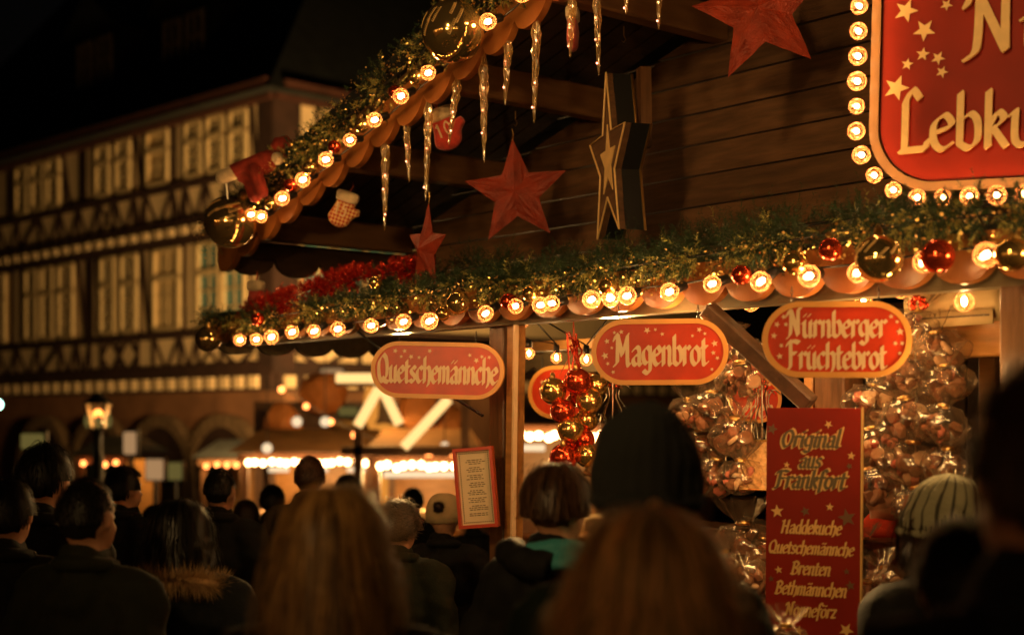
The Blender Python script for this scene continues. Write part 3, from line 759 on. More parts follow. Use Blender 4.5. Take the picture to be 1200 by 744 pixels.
# pen-drawn letters
GL = {
 'a': (.74, [[(.14, .82), (.34, 1), (.55, .86), (.55, .12), (.67, 0)], [(.55, .6), (.28, .52), (.12, .3), (.2, .05), (.38, .03), (.55, .2)]]),
 'b': (.72, [[(.15, 1.62), (.15, .14)], [(.15, .14), (.38, 0), (.6, .22), (.6, .75), (.42, 1), (.16, .8)]]),
 'c': (.62, [[(.56, .85), (.38, 1), (.12, .75), (.12, .25), (.32, 0), (.56, .16)]]),
 'd': (.74, [[(.58, 1.62), (.58, .12), (.68, 0)], [(.58, .8), (.38, 1), (.12, .75), (.12, .25), (.32, 0), (.58, .22)]]),
 'e': (.64, [[(.14, .5), (.56, .68), (.5, .92), (.36, 1), (.12, .75), (.12, .25), (.32, 0), (.56, .15)]]),
 'f': (.52, [[(.56, 1.45), (.42, 1.62), (.22, 1.4), (.22, -.35)], [(.04, .95), (.48, .95)]]),
 'g': (.74, [[(.58, .82), (.38, 1), (.12, .75), (.12, .3), (.32, .08), (.58, .28)], [(.58, 1), (.58, -.25), (.38, -.46), (.12, -.32)]]),
 'h': (.74, [[(.15, 1.62), (.15, 0)], [(.15, .8), (.42, 1), (.6, .8), (.6, .15), (.48, -.2)]]),
 'i': (.36, [[(.06, .88), (.18, .98)], [(.18, .98), (.18, .12), (.28, 0)], [(.16, 1.32), (.21, 1.37)]]),
 'k': (.68, [[(.15, 1.62), (.15, 0)], [(.15, .5), (.38, .98), (.54, .8), (.3, .52)], [(.27, .55), (.6, 0)]]),
 'l': (.36, [[(.15, 1.62), (.15, .12), (.28, 0)]]),
 'm': (1.1, [[(.03, .86), (.15, 1)], [(.15, 1), (.15, 0)], [(.15, .8), (.38, 1), (.52, .85), (.52, 0)], [(.52, .8), (.75, 1), (.89, .85), (.89, .1), (1.0, 0)]]),
 'n': (.76, [[(.03, .86), (.15, 1)], [(.15, 1), (.15, 0)], [(.15, .78), (.42, 1), (.57, .83), (.57, .1), (.68, 0)]]),
 'o': (.72, [[(.36, 1), (.12, .75), (.12, .25), (.36, 0), (.6, .25), (.6, .75), (.36, 1)]]),
 'r': (.55, [[(.03, .86), (.15, 1)], [(.15, 1), (.15, 0)], [(.15, .75), (.38, 1), (.52, .88)]]),
 's': (.58, [[(.5, .88), (.32, 1), (.12, .8), (.2, .58), (.42, .42), (.48, .2), (.3, 0), (.08, .12)]]),
 't': (.50, [[(.2, 1.38), (.2, .15), (.34, 0), (.47, .1)], [(.04, .97), (.43, .97)]]),
 'u': (.76, [[(.03, .88), (.15, 1)], [(.15, 1), (.15, .18), (.34, 0), (.57, .2)], [(.57, 1), (.57, .1), (.68, 0)]]),
 'z': (.62, [[(.1, .95), (.52, .95)], [(.52, .95), (.12, .06)], [(.12, .06), (.56, .06)]]),
 'M': (1.2, [[(.0, 1.25), (.12, 1.5), (.24, 1.38)], [(.24, 1.38), (.2, .1)], [(.2, .1), (.0, .0)], [(.24, 1.42), (.56, .5)], [(.56, .5), (.94, 1.5)], [(.90, 1.4), (.93, .12), (1.06, 0)]]),
 'N': (1.05, [[(.0, 1.2), (.14, 1.5), (.26, 1.38)], [(.26, 1.38), (.22, .2), (.02, -.05)], [(.26, 1.42), (.76, .1)], [(.76, .1), (.76, 1.5), (.94, 1.56)]]),
 'Q': (1.05, [[(.5, 1.55), (.16, 1.2), (.1, .7), (.22, .18), (.5, 0), (.82, .3), (.86, .9), (.74, 1.35), (.5, 1.55)], [(.45, .22), (.72, .02), (1.0, -.04)]]),
 'F': (.85, [[(.0, 1.3), (.14, 1.52), (.3, 1.4)], [(.24, 1.45), (.24, .1), (.05, -.02)], [(.24, 1.48), (.55, 1.52), (.85, 1.44)], [(.24, .82), (.62, .84)]]),
 'L': (.85, [[(.56, 1.38), (.38, 1.6), (.2, 1.3)], [(.2, 1.3), (.2, .1)], [(.1, .03), (.74, .05)], [(.74, .05), (.8, .25)]]),
 'O': (1.0, [[(.5, 1.5), (.16, 1.15), (.12, .5), (.4, 0), (.78, .3), (.86, 1.0), (.66, 1.4), (.42, 1.42)]]),
 'B': (.9, [[(.1, 1.4), (.4, 1.52), (.76, 1.3), (.62, .92), (.3, .82)], [(.3, .82), (.78, .62), (.74, .18), (.42, 0), (.1, .08)], [(.26, 1.45), (.24, .05)]]),
 'H': (1.05, [[(.06, 1.4), (.24, 1.5)], [(.24, 1.5), (.2, 0)], [(.8, 1.5), (.76, .1), (.9, 0)], [(.22, .8), (.78, .84)]]),
 ' ': (.4, []),
}
UM = {'ä': 'a', 'ü': 'u', 'ö': 'o'}
def hull2(pts):
    pts = sorted(set((round(x, 6), round(y, 6)) for x, y in pts))
    if len(pts) < 3: return pts
    def half(ps):
        h = []
        for p in ps:
            while len(h) >= 2 and (h[-1][0] - h[-2][0]) * (p[1] - h[-2][1]) - (h[-1][1] - h[-2][1]) * (p[0] - h[-2][0]) <= 1e-12: h.pop()
            h.append(p)
        return h
    a, b = half(pts), half(pts[::-1]); return a[:-1] + b[:-1]
def text_mb(mb, s, cx, cz_, width, xh, nib=.19, thin=.05, ang=40, shear=0.0, y=0.0, depth=.002, stretch=None, grow=0.0):
    """write s centred on (cx, cz_) with the given total width; faces -y"""
    wd = sum(GL[UM.get(c, c)][0] for c in s); kx = width / wd; cap = 1.14 if shear == 0 else 1.0
    a = radians_(ang); nx, nz = cos(a) * nib / 2, sin(a) * nib / 2; tx, tz = -sin(a) * thin / 2, cos(a) * thin / 2
    gx = grow; nibq = [(nx + tx, nz + tz), (nx - tx, nz - tz), (-nx - tx, -nz - tz), (-nx + tx, -nz + tz)]
    nibq = [(q[0] + gx * (1 if q[0] > 0 else -1), q[1] + gx * (1 if q[1] > 0 else -1)) for q in nibq]
    x0 = cx - width / 2; k = 0
    for c in s:
        g_ = UM.get(c, c); w_, strokes = GL[g_]
        strokes = list(strokes)
        if c in UM: strokes += [[(.17, 1.34), (.21, 1.38)], [(.47, 1.34), (.51, 1.38)]]
        for stt in strokes:
            pl = [(p.x, p.y) for p in cat_rom([(x, z, 0) for x, z in stt], 4)]
            for p, q in zip(pl[:-1], pl[1:]):
                h = hull2([(p[0] + u, p[1] + v) for u, v in nibq] + [(q[0] + u, q[1] + v) for u, v in nibq])
                if len(h) < 3: continue
                cs = cap if c.isupper() else 1.0; poly = [(x0 + (x + shear * z) * kx, cz_ + (z * cs - .5) * xh) for x, z in h]
                yy = y - (k % 17) * .00004
                mb.prism(poly, yy - depth, yy); k += 1
        x0 += w_ * kx
    return mb
def radians_(a): return a * pi / 180

def mitten(px, py, hpx, w_, num, mt, label, yaw, roll, flip=1):
    p = L(px, py, w_); Y = W(p).y; s = hpx * Y / FP
    o = thing('felt_mitten', label, 'mitten', W(p), rot=(0, roll, yaw))
    pts = [(-.24, .28), (-.30, 0), (-.36, -.28), (-.20, -.46), (.05, -.50), (.26, -.40), (.36, -.16), (.50, -.02), (.46, .14), (.32, .14), (.24, .28)]
    pts = [(x * s * flip, z * s) for x, z in pts]
    outline_body(o, pts, s * .12, mt, 'mitten_body')
    outline_body(o, [(x * s, z * s) for x, z in ((-.30, .24), (-.32, .50), (0, .54), (.32, .50), (.30, .24), (0, .20))], s * .155, 'cream_felt', 'cuff', 3)
    m = MB().use('cord'); m.tube([(0, 0, s * .5), (s * .05, 0, s * .7), (0, 0, s * .85), (-s * .05, 0, s * .7), (0, 0, s * .5)], .003, 6); m.build('loop', o)
    if num:
        m = MB().use('cream_felt' if mt != 'checked' else 'cream_felt')
        D = {'1': [[(.05, .85), (.25, 1.1)], [(.25, 1.1), (.25, 0)]], '0': [[(.3, 1.1), (.08, .8), (.08, .3), (.3, 0), (.52, .3), (.52, .8), (.3, 1.1)]],
             '5': [[(.5, 1.1), (.12, 1.08)], [(.12, 1.08), (.1, .6)], [(.1, .6), (.4, .66), (.52, .36), (.34, 0), (.06, .08)]]}
        for i, ch in enumerate(num):
            for stt in D[ch]:
                pl = cat_rom([(x, z, 0) for x, z in stt], 4)
                m.tube([Vector((-.2 * s + i * .2 * s + q.x * .26 * s, -s * .125, (q.y - .6) * .30 * s)) for q in pl], s * .022, 6)
        m.build('number', o)
    return o
def checked():
    m = bpy.data.materials.new('checked'); m.use_nodes = True; M['checked'] = m; n = m.node_tree.nodes; l = m.node_tree.links; b = n['Principled BSDF']
    tc = n.new('ShaderNodeTexCoord'); mp = n.new('ShaderNodeMapping'); mp.inputs['Rotation'].default_value = (0, R(45), 0)
    ck = n.new('ShaderNodeTexChecker'); ck.inputs['Scale'].default_value = 75; ck.inputs[1].default_value = (.42, .05, .02, 1); ck.inputs[2].default_value = (.66, .42, .16, 1)
    l.new(tc.outputs['Object'], mp.inputs[0]); l.new(mp.outputs[0], ck.inputs[0]); l.new(ck.outputs[0], b.inputs['Base Color']); b.inputs['Roughness'].default_value = .9
checked()
mitten(522, 152, 50, .12, '10', 'red_felt', 'red felt mitten with cream cuff and number ten', R(-10), R(-22))
mitten(402, 246, 42, .12, '15', 'checked', 'small checked red and gold mitten with number fifteen', R(-8), R(20))
mitten(671, 36, 50, .10, '', 'red_felt', 'bright red felt mitten seen edge-on at the top between icicles', R(80), R(2))
mitten(299, 350, 40, .02, '', 'red_felt', 'dark red felt mitten with cream cuff hanging at the left end of the tinsel', R(-40), R(4))
mat('doll_red', (.30, .03, .014), .9, var=.3, scale=30, bump=.5, bscale=120)
# climbing doll
p = L(300, 200, -.20); Y = W(p).y; u = Y / FP
o = thing('red_doll', 'small red-suited doll with cream cuffs climbing over the left part of the gable edge', 'doll', W(p), R(0))
m = MB().use('doll_red')
m.capsule((-14 * u, 0, -4 * u), (16 * u, 0, 12 * u), 11 * u, 13 * u); m.capsule((10 * u, -.02, 14 * u), (-24 * u, -.03, -2 * u), 8 * u, 9 * u)
m.capsule((-8 * u, .02, -6 * u), (-2 * u, .02, -28 * u), 10 * u, 9 * u); m.capsule((0 * u, -.04, -2 * u), (8 * u, -.03, -26 * u), 9 * u, 8 * u)
m.capsule((14 * u, .03, 12 * u), (30 * u, .02, 16 * u), 7 * u, 6 * u); m.ball((24 * u, 0, 20 * u), 9 * u, 2)
b = m.build('suit', o, True); md = b.modifiers.new('r', 'REMESH'); md.mode = 'VOXEL'; md.voxel_size = .008; md.use_smooth_shade = True
m = MB().use('cream_felt'); m.capsule((-27 * u, -.03, -4 * u), (-38 * u, -.03, -9 * u), 9 * u, 8 * u); m.build('cuff', o, True)
m = MB().use('cream_felt'); m.ball((25 * u, -.02, 13 * u), (9 * u, 9 * u, 8 * u), 2); m.build('beard', o, True)
m = MB().use('doll_red'); m.tube([(24 * u, 0, 22 * u), (28 * u, 0, 33 * u), (36 * u, 0, 36 * u), (42 * u, 0, 30 * u)], [10 * u, 8 * u, 5 * u, 3 * u], 10); m.build('hat', o, True)
m = MB().use('wire'); m.tube([(-34 * u, -.02, -12 * u), (-32 * u, -.02, -34 * u)], .006, 6); m.build('hook', o)

# ------------------------------------------------------------------ signs
def rrect(w_, h_, r, n=14):
    pts = []
    for cx, cz_, a0 in ((w_ / 2 - r, h_ / 2 - r, 0), (-w_ / 2 + r, h_ / 2 - r, 90), (-w_ / 2 + r, -h_ / 2 + r, 180), (w_ / 2 - r, -h_ / 2 + r, 270)):
        for k in range(n + 1): a = R(a0 + 90 * k / n); pts.append((cx + r * cos(a), cz_ + r * sin(a)))
    return pts
def ring(mb, outer, inner, y0, y1):
    n = len(outer); vs = []
    for pts, y in ((outer, y0), (inner, y0), (inner, y1), (outer, y1)): vs += [Vector((x, y, z)) for x, z in pts]
    fs = []
    for r_ in range(4):
        for i in range(n): a, b = r_ * n + i, r_ * n + (i + 1) % n; c, d = ((r_ + 1) % 4) * n + (i + 1) % n, ((r_ + 1) % 4) * n + i; fs.append((a, b, c, d))
    return mb.add(vs, fs)
def stars_mb(mb, lst, y):
    for x, z, r in lst:
        a = ru(0, 1.2); mb.prism([(x + p, z + q) for p, q in star_pts(5, r, r * .42, pi / 2 + a)], y - .0015, y)
def pill_sign(label, px, py, wpx, hpx, w_, yaw, roll, lines, stars, thick=.02, hang=True, rr=.5):
    p = L(px, py, w_); Y = W(p).y; u = Y / FP; ww = wpx * u / cos(yaw); hh = hpx * u
    o = thing('hanging_sign', label, 'sign', W(p), rot=(0, roll, yaw))
    r = hh * rr - .0001; b = hh * .075
    m = MB().use('sign_red'); m.prism(rrect(ww - b, hh - b, r - b / 2), -thick / 2, thick / 2); m.build('panel', o)
    m = MB().use('sign_frame'); ring(m, rrect(ww, hh, r), rrect(ww - 2 * b, hh - 2 * b, r - b), -thick / 2 - .006, thick / 2 + .006); m.build('rim', o)
    m = MB().use('sign_cream')
    for s, cx, cz_, wd, xh, nib in lines: text_mb(m, s, cx * ww, cz_ * hh, wd * ww, xh * hh, nib=nib, y=-thick / 2 - .0005)
    m.build('lettering', o)
    m = MB().use('sign_cream'); stars_mb(m, [(x * ww, z * hh, r_ * hh) for x, z, r_ in stars], -thick / 2 - .0005); stuff(m.build('printed_stars', o))
    if hang:
        for s in (-.30, .28):
            m = MB().use('black_metal')
            for k in range(5): m.tube([(s * ww + .004 * cos(a) * (1 if k % 2 else .2), .004 * cos(a) * (.2 if k % 2 else 1), hh / 2 - .006 + k * .012 + .008 * sin(a)) for a in [j * pi / 4 for j in range(9)]], .0014, 4, False)
            m.build('chain', o)
    return o
pill_sign('red pill-shaped sign reading Quetschemännche with cream letters', 513, 434, 157, 66, -.17, R(-8), R(1.6),
          [('Quetschemännche', .0, -.08, .90, .27, .32)],
          [(-.32, .33, .05), (-.25, .33, .045), (-.275, .23, .035), (-.20, .23, .05), (-.14, .22, .038), (-.06, .34, .045), (.24, .28, .04), (.29, .19, .055), (.33, .26, .042), (.385, .25, .038)])
pill_sign('red pill-shaped sign reading Magenbrot beside the slanted strut', 773, 412.5, 158, 77, -.17, R(-8), R(-.2),
          [('Magenbrot', .01, -.06, .68, .27, .30)],
          [(-.40, -.05, .06), (-.385, .17, .045), (-.35, .07, .03), (-.33, .30, .03), (-.28, .31, .04), (-.38, -.17, .035), (-.34, -.30, .035), (-.09, .33, .055), (-.03, .34, .03), (.02, .27, .035),
           (.24, .24, .03), (.29, .33, .045), (.33, .27, .032), (.40, .12, .055), (.39, -.02, .04), (.42, -.10, .035), (.38, -.27, .03)])
pill_sign('red rounded sign reading Nürnberger Früchtebrot in two lines', 980, 398, 170, 89, -.17, R(-8), R(.4),
          [('Nürnberger', .0, .14, .66, .205, .30), ('Früchtebrot', .0, -.275, .66, .205, .30)],
          [(-.40, .20, .045), (-.355, .30, .04), (-.34, .20, .035), (-.42, .05, .045), (-.37, -.08, .035), (-.38, -.22, .045), (.36, .30, .035), (.40, .23, .03), (.42, .10, .055), (.39, -.05, .035), (.435, -.05, .035), (.42, -.18, .03)])
pill_sign('small red sign hanging deep inside the stall behind the glass balls', 662, 459, 84, 62, .95, R(-20), R(-2), [], [(-.3, .2, .05), (-.1, .2, .05), (.1, .2, .05), (.3, .2, .05), (-.2, -.2, .05), (.2, -.2, .05)])
pill_sign('small red sign inside the stall with its words partly hidden by the lettered board', 885, 468, 60, 55, .52, R(-12), 0, [('ster', .02, .20, .55, .26, .2), ('chen', .06, -.26, .6, .26, .2)], [])
# bulb-framed sign at the upper right
p = L(1170, 96, .30); Y = W(p).y; u = Y / FP; yaw = SA + R(22)
o = thing('marquee_sign', 'large red sign framed by bulbs with gold words Nürnberger Lebkuchen', 'sign', W(p), rot=(0, R(1.5), yaw))
fx = cos(yaw) * u ** -1 * 1.0
def mk(px, py):                                        # point of the sign plane seen at a pixel
    k = (px - 600) / FP; c, s = cos(yaw), sin(yaw); B = W(p); tt = (k * B.y - B.x) / (c - k * s); Yq = B.y + s * tt
    return tt, HC + (HY - py) / FP * Yq - B.z
xL = mk(1022, 96)[0]; zB = mk(1110, 226)[1]; ww, hh = 2.0, 1.15; cx0, cz0 = xL + ww / 2, zB + hh / 2
sh = lambda pts: [(x + cx0, z + cz0) for x, z in pts]
m = MB().use('board_red'); m.prism(sh(rrect(ww - .07, hh - .07, .19)), -.02, .02); m.build('panel', o)
m = MB().use('rim_gold'); ring(m, sh(rrect(ww, hh, .22)), sh(rrect(ww - .06, hh - .06, .19)), -.03, .03); m.build('rim', o)
per = rrect(ww + .06, hh + .06, .25, 10); acc = 0; last = None; dist = []
for i in range(len(per)):
    a, b = Vector(per[i]), Vector(per[(i + 1) % len(per)]); l_ = (b - a).length; s_ = acc
    while s_ < l_: q = a.lerp(b, s_ / l_) if l_ else a; dist.append((q.x + cx0, q.y + cz0)); s_ += .083
    acc = s_ - l_
for x, z in dist:
    qx, qz = x - cx0, z - cz0
    if x > cx0 + .25 or z > cz0 + .5: continue
    bulb(o, (x, -.075, z), (R(-82), 0, 0), .95)
def place_text(s, x0px, y0, x1px, y1, xhp, nib):
    a = mk(x0px, y0); b = mk(x1px, y1); return a, b
def word(s, ax, ay, per_x, xhp, nib=.19):
    """left edge of the word at the pixel (ax, baseline ay); per_x = width in metres of one unit"""
    a = mk(ax, ay); wd = sum(GL[UM.get(c, c)][0] for c in s) * per_x; xh = xhp
    m = MB().use('gold_print'); text_mb(m, s, a[0] + wd / 2, a[1] + xh / 2, wd, xh, nib=nib, y=-.036, depth=.016); m.build('lettering', o)
Ys = Y
word('Lebkuchen', 1057, 184, (mk(1187, 150)[0] - mk(1057, 150)[0]) / 2.89, 40 * u, .20)
word('Nürnberger', 1133, 72, (mk(1198, 50)[0] - mk(1133, 50)[0]) / 1.05, 43 * u, .17)
m = MB().use('gold_print'); lst = []
for x, y, r in ((1061, 18, 14), (1083, 40, 13), (1108, 10, 7), (1082, 68, 8), (1100, 72, 8), (1105, 88, 7), (1064, 80, 7), (1052, 108, 15)):
    a = mk(x, y); lst.append((a[0], a[1], r * u * 1.05))
stars_mb(m, lst, -.021); stuff(m.build('printed_stars', o))
# tall lettered board
p = L(953, 615, -.05); Y = W(p).y; yaw = R(-24); u = Y / FP
o = thing('menu_board', 'tall dark red board reading Original aus Frankfort and five sweets, standing before the counter', 'sign', W(p), rot=(0, R(.4), yaw))
bw, bh_ = 101 * u / cos(yaw), 274 * u
m = MB().use('board_red'); m.box((0, 0, 0), (bw, .018, bh_), None, .001); m.build('panel', o)
m = MB().use('letter_gold'); m.box((bw / 2 + .0025, 0, 0), (.005, .022, bh_ + .004)); m.build('edge_strip', o)
def bl(s, dy, wd, xh, dark):
    z_ = -dy * u; 
    if dark:
        m = MB().use('letter_gold'); text_mb(m, s, -.012, z_, wd * bw, xh * u, nib=.28, thin=.14, ang=30, shear=.22, y=-.0095, depth=.001, grow=.11); m.build('lettering_outline', o)
        m = MB().use('letter_dark'); text_mb(m, s, -.012, z_, wd * bw, xh * u, nib=.24, thin=.10, ang=30, shear=.22, y=-.0115, depth=.001); m.build('lettering', o)
    else:
        m = MB().use('letter_gold'); text_mb(m, s, -.008, z_, wd * bw, xh * u, nib=.24, thin=.13, ang=30, shear=.22, y=-.0095, depth=.001); m.build('lettering', o)
bl('Original', -98, .62, 13, True); bl('aus', -73, .23, 11.5, True); bl('Frankfort', -50, .74, 13, True)
bl('Haddekuche', 5, .64, 10, False); bl('Quetschemännche', 29, .90, 9.5, False); bl('Brenten', 53, .42, 10, False); bl('Bethmännchen', 77, .76, 10, False); bl('Nonneförz', 102, .54, 10, False)
m = MB().use('letter_gold'); stars_mb(m, [(x / 100 * bw, -z * u, r * u) for x, z, r in ((16, -118, 5), (-28, -70, 4), (40, -82, 5), (-38, -15, 8), (18, -22, 5), (-36, 54, 5), (-14, 124, 6), (36, 120, 9))], -.0095); stuff(m.build('printed_stars', o))
m = MB().use('star_dark'); stars_mb(m, [(x / 100 * bw, -z * u, r * u) for x, z, r in ((-44, -112, 7), (38, -70, 4), (-8, -16, 6), (36, -10, 11), (-44, 65, 4), (36, 52, 4), (40, 68, 6), (-36, 112, 6))], -.0095); stuff(m.build('dark_stars', o))
m = MB().use('black_metal'); m.box((0, .03, -bh_ / 2 - .25), (.04, .03, .6)); m.build('stand', o)
# framed price list on the post
p = L(558, 571, -.06); Y = W(p).y; u = Y / FP; yaw = R(-14)
o = thing('framed_notice', 'narrow paper notice in a red frame hanging on the wooden post', 'notice', W(p), rot=(0, R(-5), yaw))
fw, fh = 48 * u, 94 * u
m = MB().use('frame_red'); ring(m, [(-fw / 2, -fh / 2), (fw / 2, -fh / 2), (fw / 2, fh / 2), (-fw / 2, fh / 2)], [(-fw / 2 + .014, -fh / 2 + .014), (fw / 2 - .014, -fh / 2 + .014), (fw / 2 - .014, fh / 2 - .014), (-fw / 2 + .014, fh / 2 - .014)], -.018, .02); m.build('frame', o)
m = MB().use('paper'); m.box((0, .004, 0), (fw - .02, .006, fh - .02)); m.build('sheet', o)
m = MB().use('ink')
iw, ih = fw / 2 - .024, fh / 2 - .024
for k in range(34):
    z_ = -ih + 2 * ih * k / 33
    for s in (-1, 1): m.box((s * iw, -.0005, z_), (.004, .001, .005))
for k in range(16):
    x = -iw + 2 * iw * k / 15
    for s in (-1, 1): m.box((x, -.0007, s * ih), (.005, .001, .004))
stuff(m.build('dotted_border', o))
m = MB().use('ink')
for k in range(30):
    z_ = ih * .80 - k * ih * 1.66 / 30; wl = ru(.35, .62) * iw
    if k % 4 == 3: continue
    x = -wl
    while x < wl: l_ = ru(.006, .018); m.box((x + l_ / 2, -.0005, z_), (l_, .001, .0032)); x += l_ + .004
stuff(m.build('fine_print', o))
# iron bracket
a, b = W(L(536, 468, .03)), W(L(566, 486, .10))
m = MB().use('black_metal'); m.tube([L(500, 452, .04), L(536, 468, .06), L(566, 487, .10)], .007, 6); m.build('bracket', S)
m = MB().use('black_metal'); m.tube([L(418, 388, .03), L(450, 412, .03)], .006, 6); m.build('bracket', S)

# ------------------------------------------------------------------ wares
random.seed(33)
def bag_mesh(seed):
    random.seed(seed); n, k = 34, 22; ph = [ru(0, 6.28) for _ in range(5)]
    prof = []
    for i in range(k + 1):
        u = i / k
        if u < .7: z = -.5 + u / .7 * .62; r = .46 * sin(min(1, (u / .7) * 1.05 + .06) * pi * .82) ** .55
        elif u < .76: z = .12 + (u - .7) / .06 * .06; r = .11
        else: z = .18 + (u - .76) / .24 * .32; r = .11 + .26 * ((u - .76) / .24) ** .8
        prof.append((max(r, .015), z))
    def fn(a, z, i):
        f = .03 + .16 * max(0, (z + .1) / .6)
        return 1 + f * sin(9 * a + ph[0]) + f * .8 * sin(15 * a + ph[1] + z * 6) + .06 * sin(4 * a + ph[2] + z * 9) + ru(-.05, .05)
    m = MB().use('cellophane'); m.lathe(prof, n, fn=fn); return m.mesh('cellophane_wrap', True)
BAGS = [bag_mesh(k) for k in range(5)]
def piece_mesh(mt, kind):
    m = MB().use(mt)
    if kind == 'disc': m.lathe([(.001, .3), (.8, .3), (1, .1), (1, -.1), (.8, -.3), (.001, -.3)], 14)
    elif kind == 'nut': m.ball((0, 0, 0), (1, .72, .6), 1, None, .16)
    else: m.box((0, 0, 0), (1.7, 1.1, .7), None, .25)
    return m.mesh('sweet', False)
SW = [piece_mesh('gingerbread', 'disc'), piece_mesh('gingerbread', 'block'), piece_mesh('almond', 'nut'), piece_mesh('icing', 'disc'), piece_mesh('pink_sugar', 'nut'), piece_mesh('icing', 'nut')]
rib = MB().use('tinsel'); rib.lathe([(.10, .11), (.125, .15), (.10, .19)], 12)
for s in (-1, 1): rib.tube(cat_rom([(0, -.11, .15), (s * .12, -.16, .24), (s * .22, -.14, .17), (s * .06, -.14, .12), (s * .16, -.16, -.02)], 4), .012, 5)
ME_RIB = rib.mesh('ribbon', True)
rib = MB().use('brass'); rib.lathe([(.10, .12), (.12, .15), (.10, .18)], 12); ME_TIE = rib.mesh('tie', True)
def bag(loc, s, label, grp, kind, rz=0., tilt=(0, 0)):
    o = thing('sweet_bag', label, 'sweet bag', loc, group=grp, rot=(tilt[0], tilt[1], rz))
    wmesh = obj('cellophane_wrap', random.choice(BAGS), o, rot=(0, 0, ru(0, 6)), sca=s)
    obj('ribbon' if rnd() < .35 else 'tie', None or (ME_RIB if False else ME_TIE), o, sca=s)
    pal = {'mix': [0, 1, 2, 0, 3, 1], 'nut': [2, 0, 1, 2, 2, 4], 'pale': [3, 4, 1, 0, 5]}[kind]
    for k in range(17):
        q = Vector((ru(-1, 1), ru(-1, 1), ru(-1, 1)))
        if q.length > 1: q.normalize(); q *= ru(.8, 1)
        obj('sweet', SW[random.choice(pal)], o, (q.x * .29 * s, q.y * .29 * s, (-.20 + q.z * .22) * s), (ru(0, 6), ru(0, 6), ru(0, 6)), ru(.10, .16) * s)
    return o
R1 = [(1072, 372, 50, 'pale', 'topmost bag of the right bunch, under the red berries'), (1098, 400, 58, 'mix', 'bag at the upper right side of the right bunch'), (1060, 428, 56, 'mix', 'bag of the right bunch just right of the two-line sign'),
      (1108, 438, 52, 'nut', 'bag bulging out on the right side of the right bunch, second down'), (1022, 462, 54, 'pale', 'bag of the right bunch beside the top of the lettered board'), (1062, 478, 60, 'mix', 'middle bag of the right bunch below the sign corner'),
      (1104, 486, 52, 'nut', 'bag of the right bunch at right, halfway down'), (1024, 512, 56, 'pale', 'pink and white bag right of the lettered board'), (1068, 530, 60, 'pale', 'lower middle bag of the right bunch'),
      (1110, 535, 50, 'mix', 'low bag on the right rim of the right bunch above the striped cap'), (1022, 560, 56, 'nut', 'dark bag low on the left of the right bunch'), (1075, 580, 54, 'nut', 'lowest bag of the right bunch above the red jacket'), (1120, 580, 46, 'mix', 'lowest bag at the right, half behind the striped cap')]
L1 = [(806, 476, 40, 'pale', 'upper left bag of the middle bunch under the Magenbrot sign'), (834, 470, 54, 'mix', 'bag of the middle bunch right below the sign'), (868, 434, 50, 'mix', 'bag right of the Magenbrot sign under the strut'),
      (852, 404, 42, 'nut', 'small bag high beside the sign end, under the strut'), (884, 424, 34, 'pale', 'small bag tucked against the strut'), (822, 514, 52, 'nut', 'bag of almonds mid-left of the middle bunch'),
      (862, 500, 52, 'mix', 'bag in the right half of the middle bunch'), (838, 548, 52, 'nut', 'low bag of the middle bunch with pale biscuits'), (868, 548, 46, 'pale', 'low right bag of the middle bunch'), (808, 556, 44, 'nut', 'lowest left bag of the middle bunch beside the black cap')]
for x, y, s, k, lab in R1: bag(LW(x, y, .28 + ru(-.05, .06)), s * 1.32 * LW(x, y, .3).y / FP, lab, 'hanging cellophane bags of sweets', k, ru(0, 6), (ru(-.25, .25), ru(-.25, .25)))
for x, y, s, k, lab in L1: bag(LW(x, y, .30 + ru(-.05, .06)), s * 1.32 * LW(x, y, .3).y / FP, lab, 'hanging cellophane bags of sweets', k, ru(0, 6), (ru(-.25, .25), ru(-.25, .25)))
C1 = [(872, 625, 62, .42, 'tall twisted-top bag standing on the counter step left of the board'), (850, 655, 46, .34, 'bag at the left end of the counter pile, by the blond head'), (893, 640, 46, .46, 'bag half behind the left edge of the lettered board'),
      (878, 682, 52, .22, 'bag in the middle of the counter pile lying on its side'), (905, 690, 44, .26, 'low bag at the board edge in the counter pile'), (1016, 690, 46, .2, 'bag on the counter just right of the lettered board'), (1036, 672, 40, .3, 'small bag under the seller hand'), (1012, 640, 40, .5, 'bag behind the right edge of the lettered board')]
for x, y, s, w_, lab in C1: bag(LW(x, y, w_), s * 1.35 * LW(x, y, w_).y / FP, 'cellophane ' + lab, 'cellophane bags on the counter', 'nut' if x % 2 else 'mix', ru(0, 6), (ru(-.2, .2), ru(-.3, .3)) if x != 878 else (1.3, .3))
p = P(921, 742, 4.3); bag(p, .16, 'empty-looking clear cellophane twist in front of the foot of the lettered board', 'cellophane bags on the counter', 'pale', 1, (-.1, .35))
for px, y0, y1, lab in ((1072, 340, 600, 'right'), (850, 380, 575, 'middle')):
    a, b = LW(px, y0, .36), LW(px, y1, .36)
    m = MB().use('wire'); m.tube([a, (a + b) / 2 + Vector((.003, 0, 0)), b], .003, 6); tag(m.build('cord'), 'thin cord that carries the %s bunch of sweet bags' % lab, 'cord')
# red berries at the top of the right bunch
p = LW(1080, 353, .14); o = thing('berry_sprig', 'cluster of shiny red berries above the right bunch of bags', 'ornament', p)
for k in range(7):
    m = MB().use('ball_red'); m.ball((ru(-.03, .03), ru(-.02, .02), ru(-.03, .02)), .013, 2); m.build('berry', o, True)
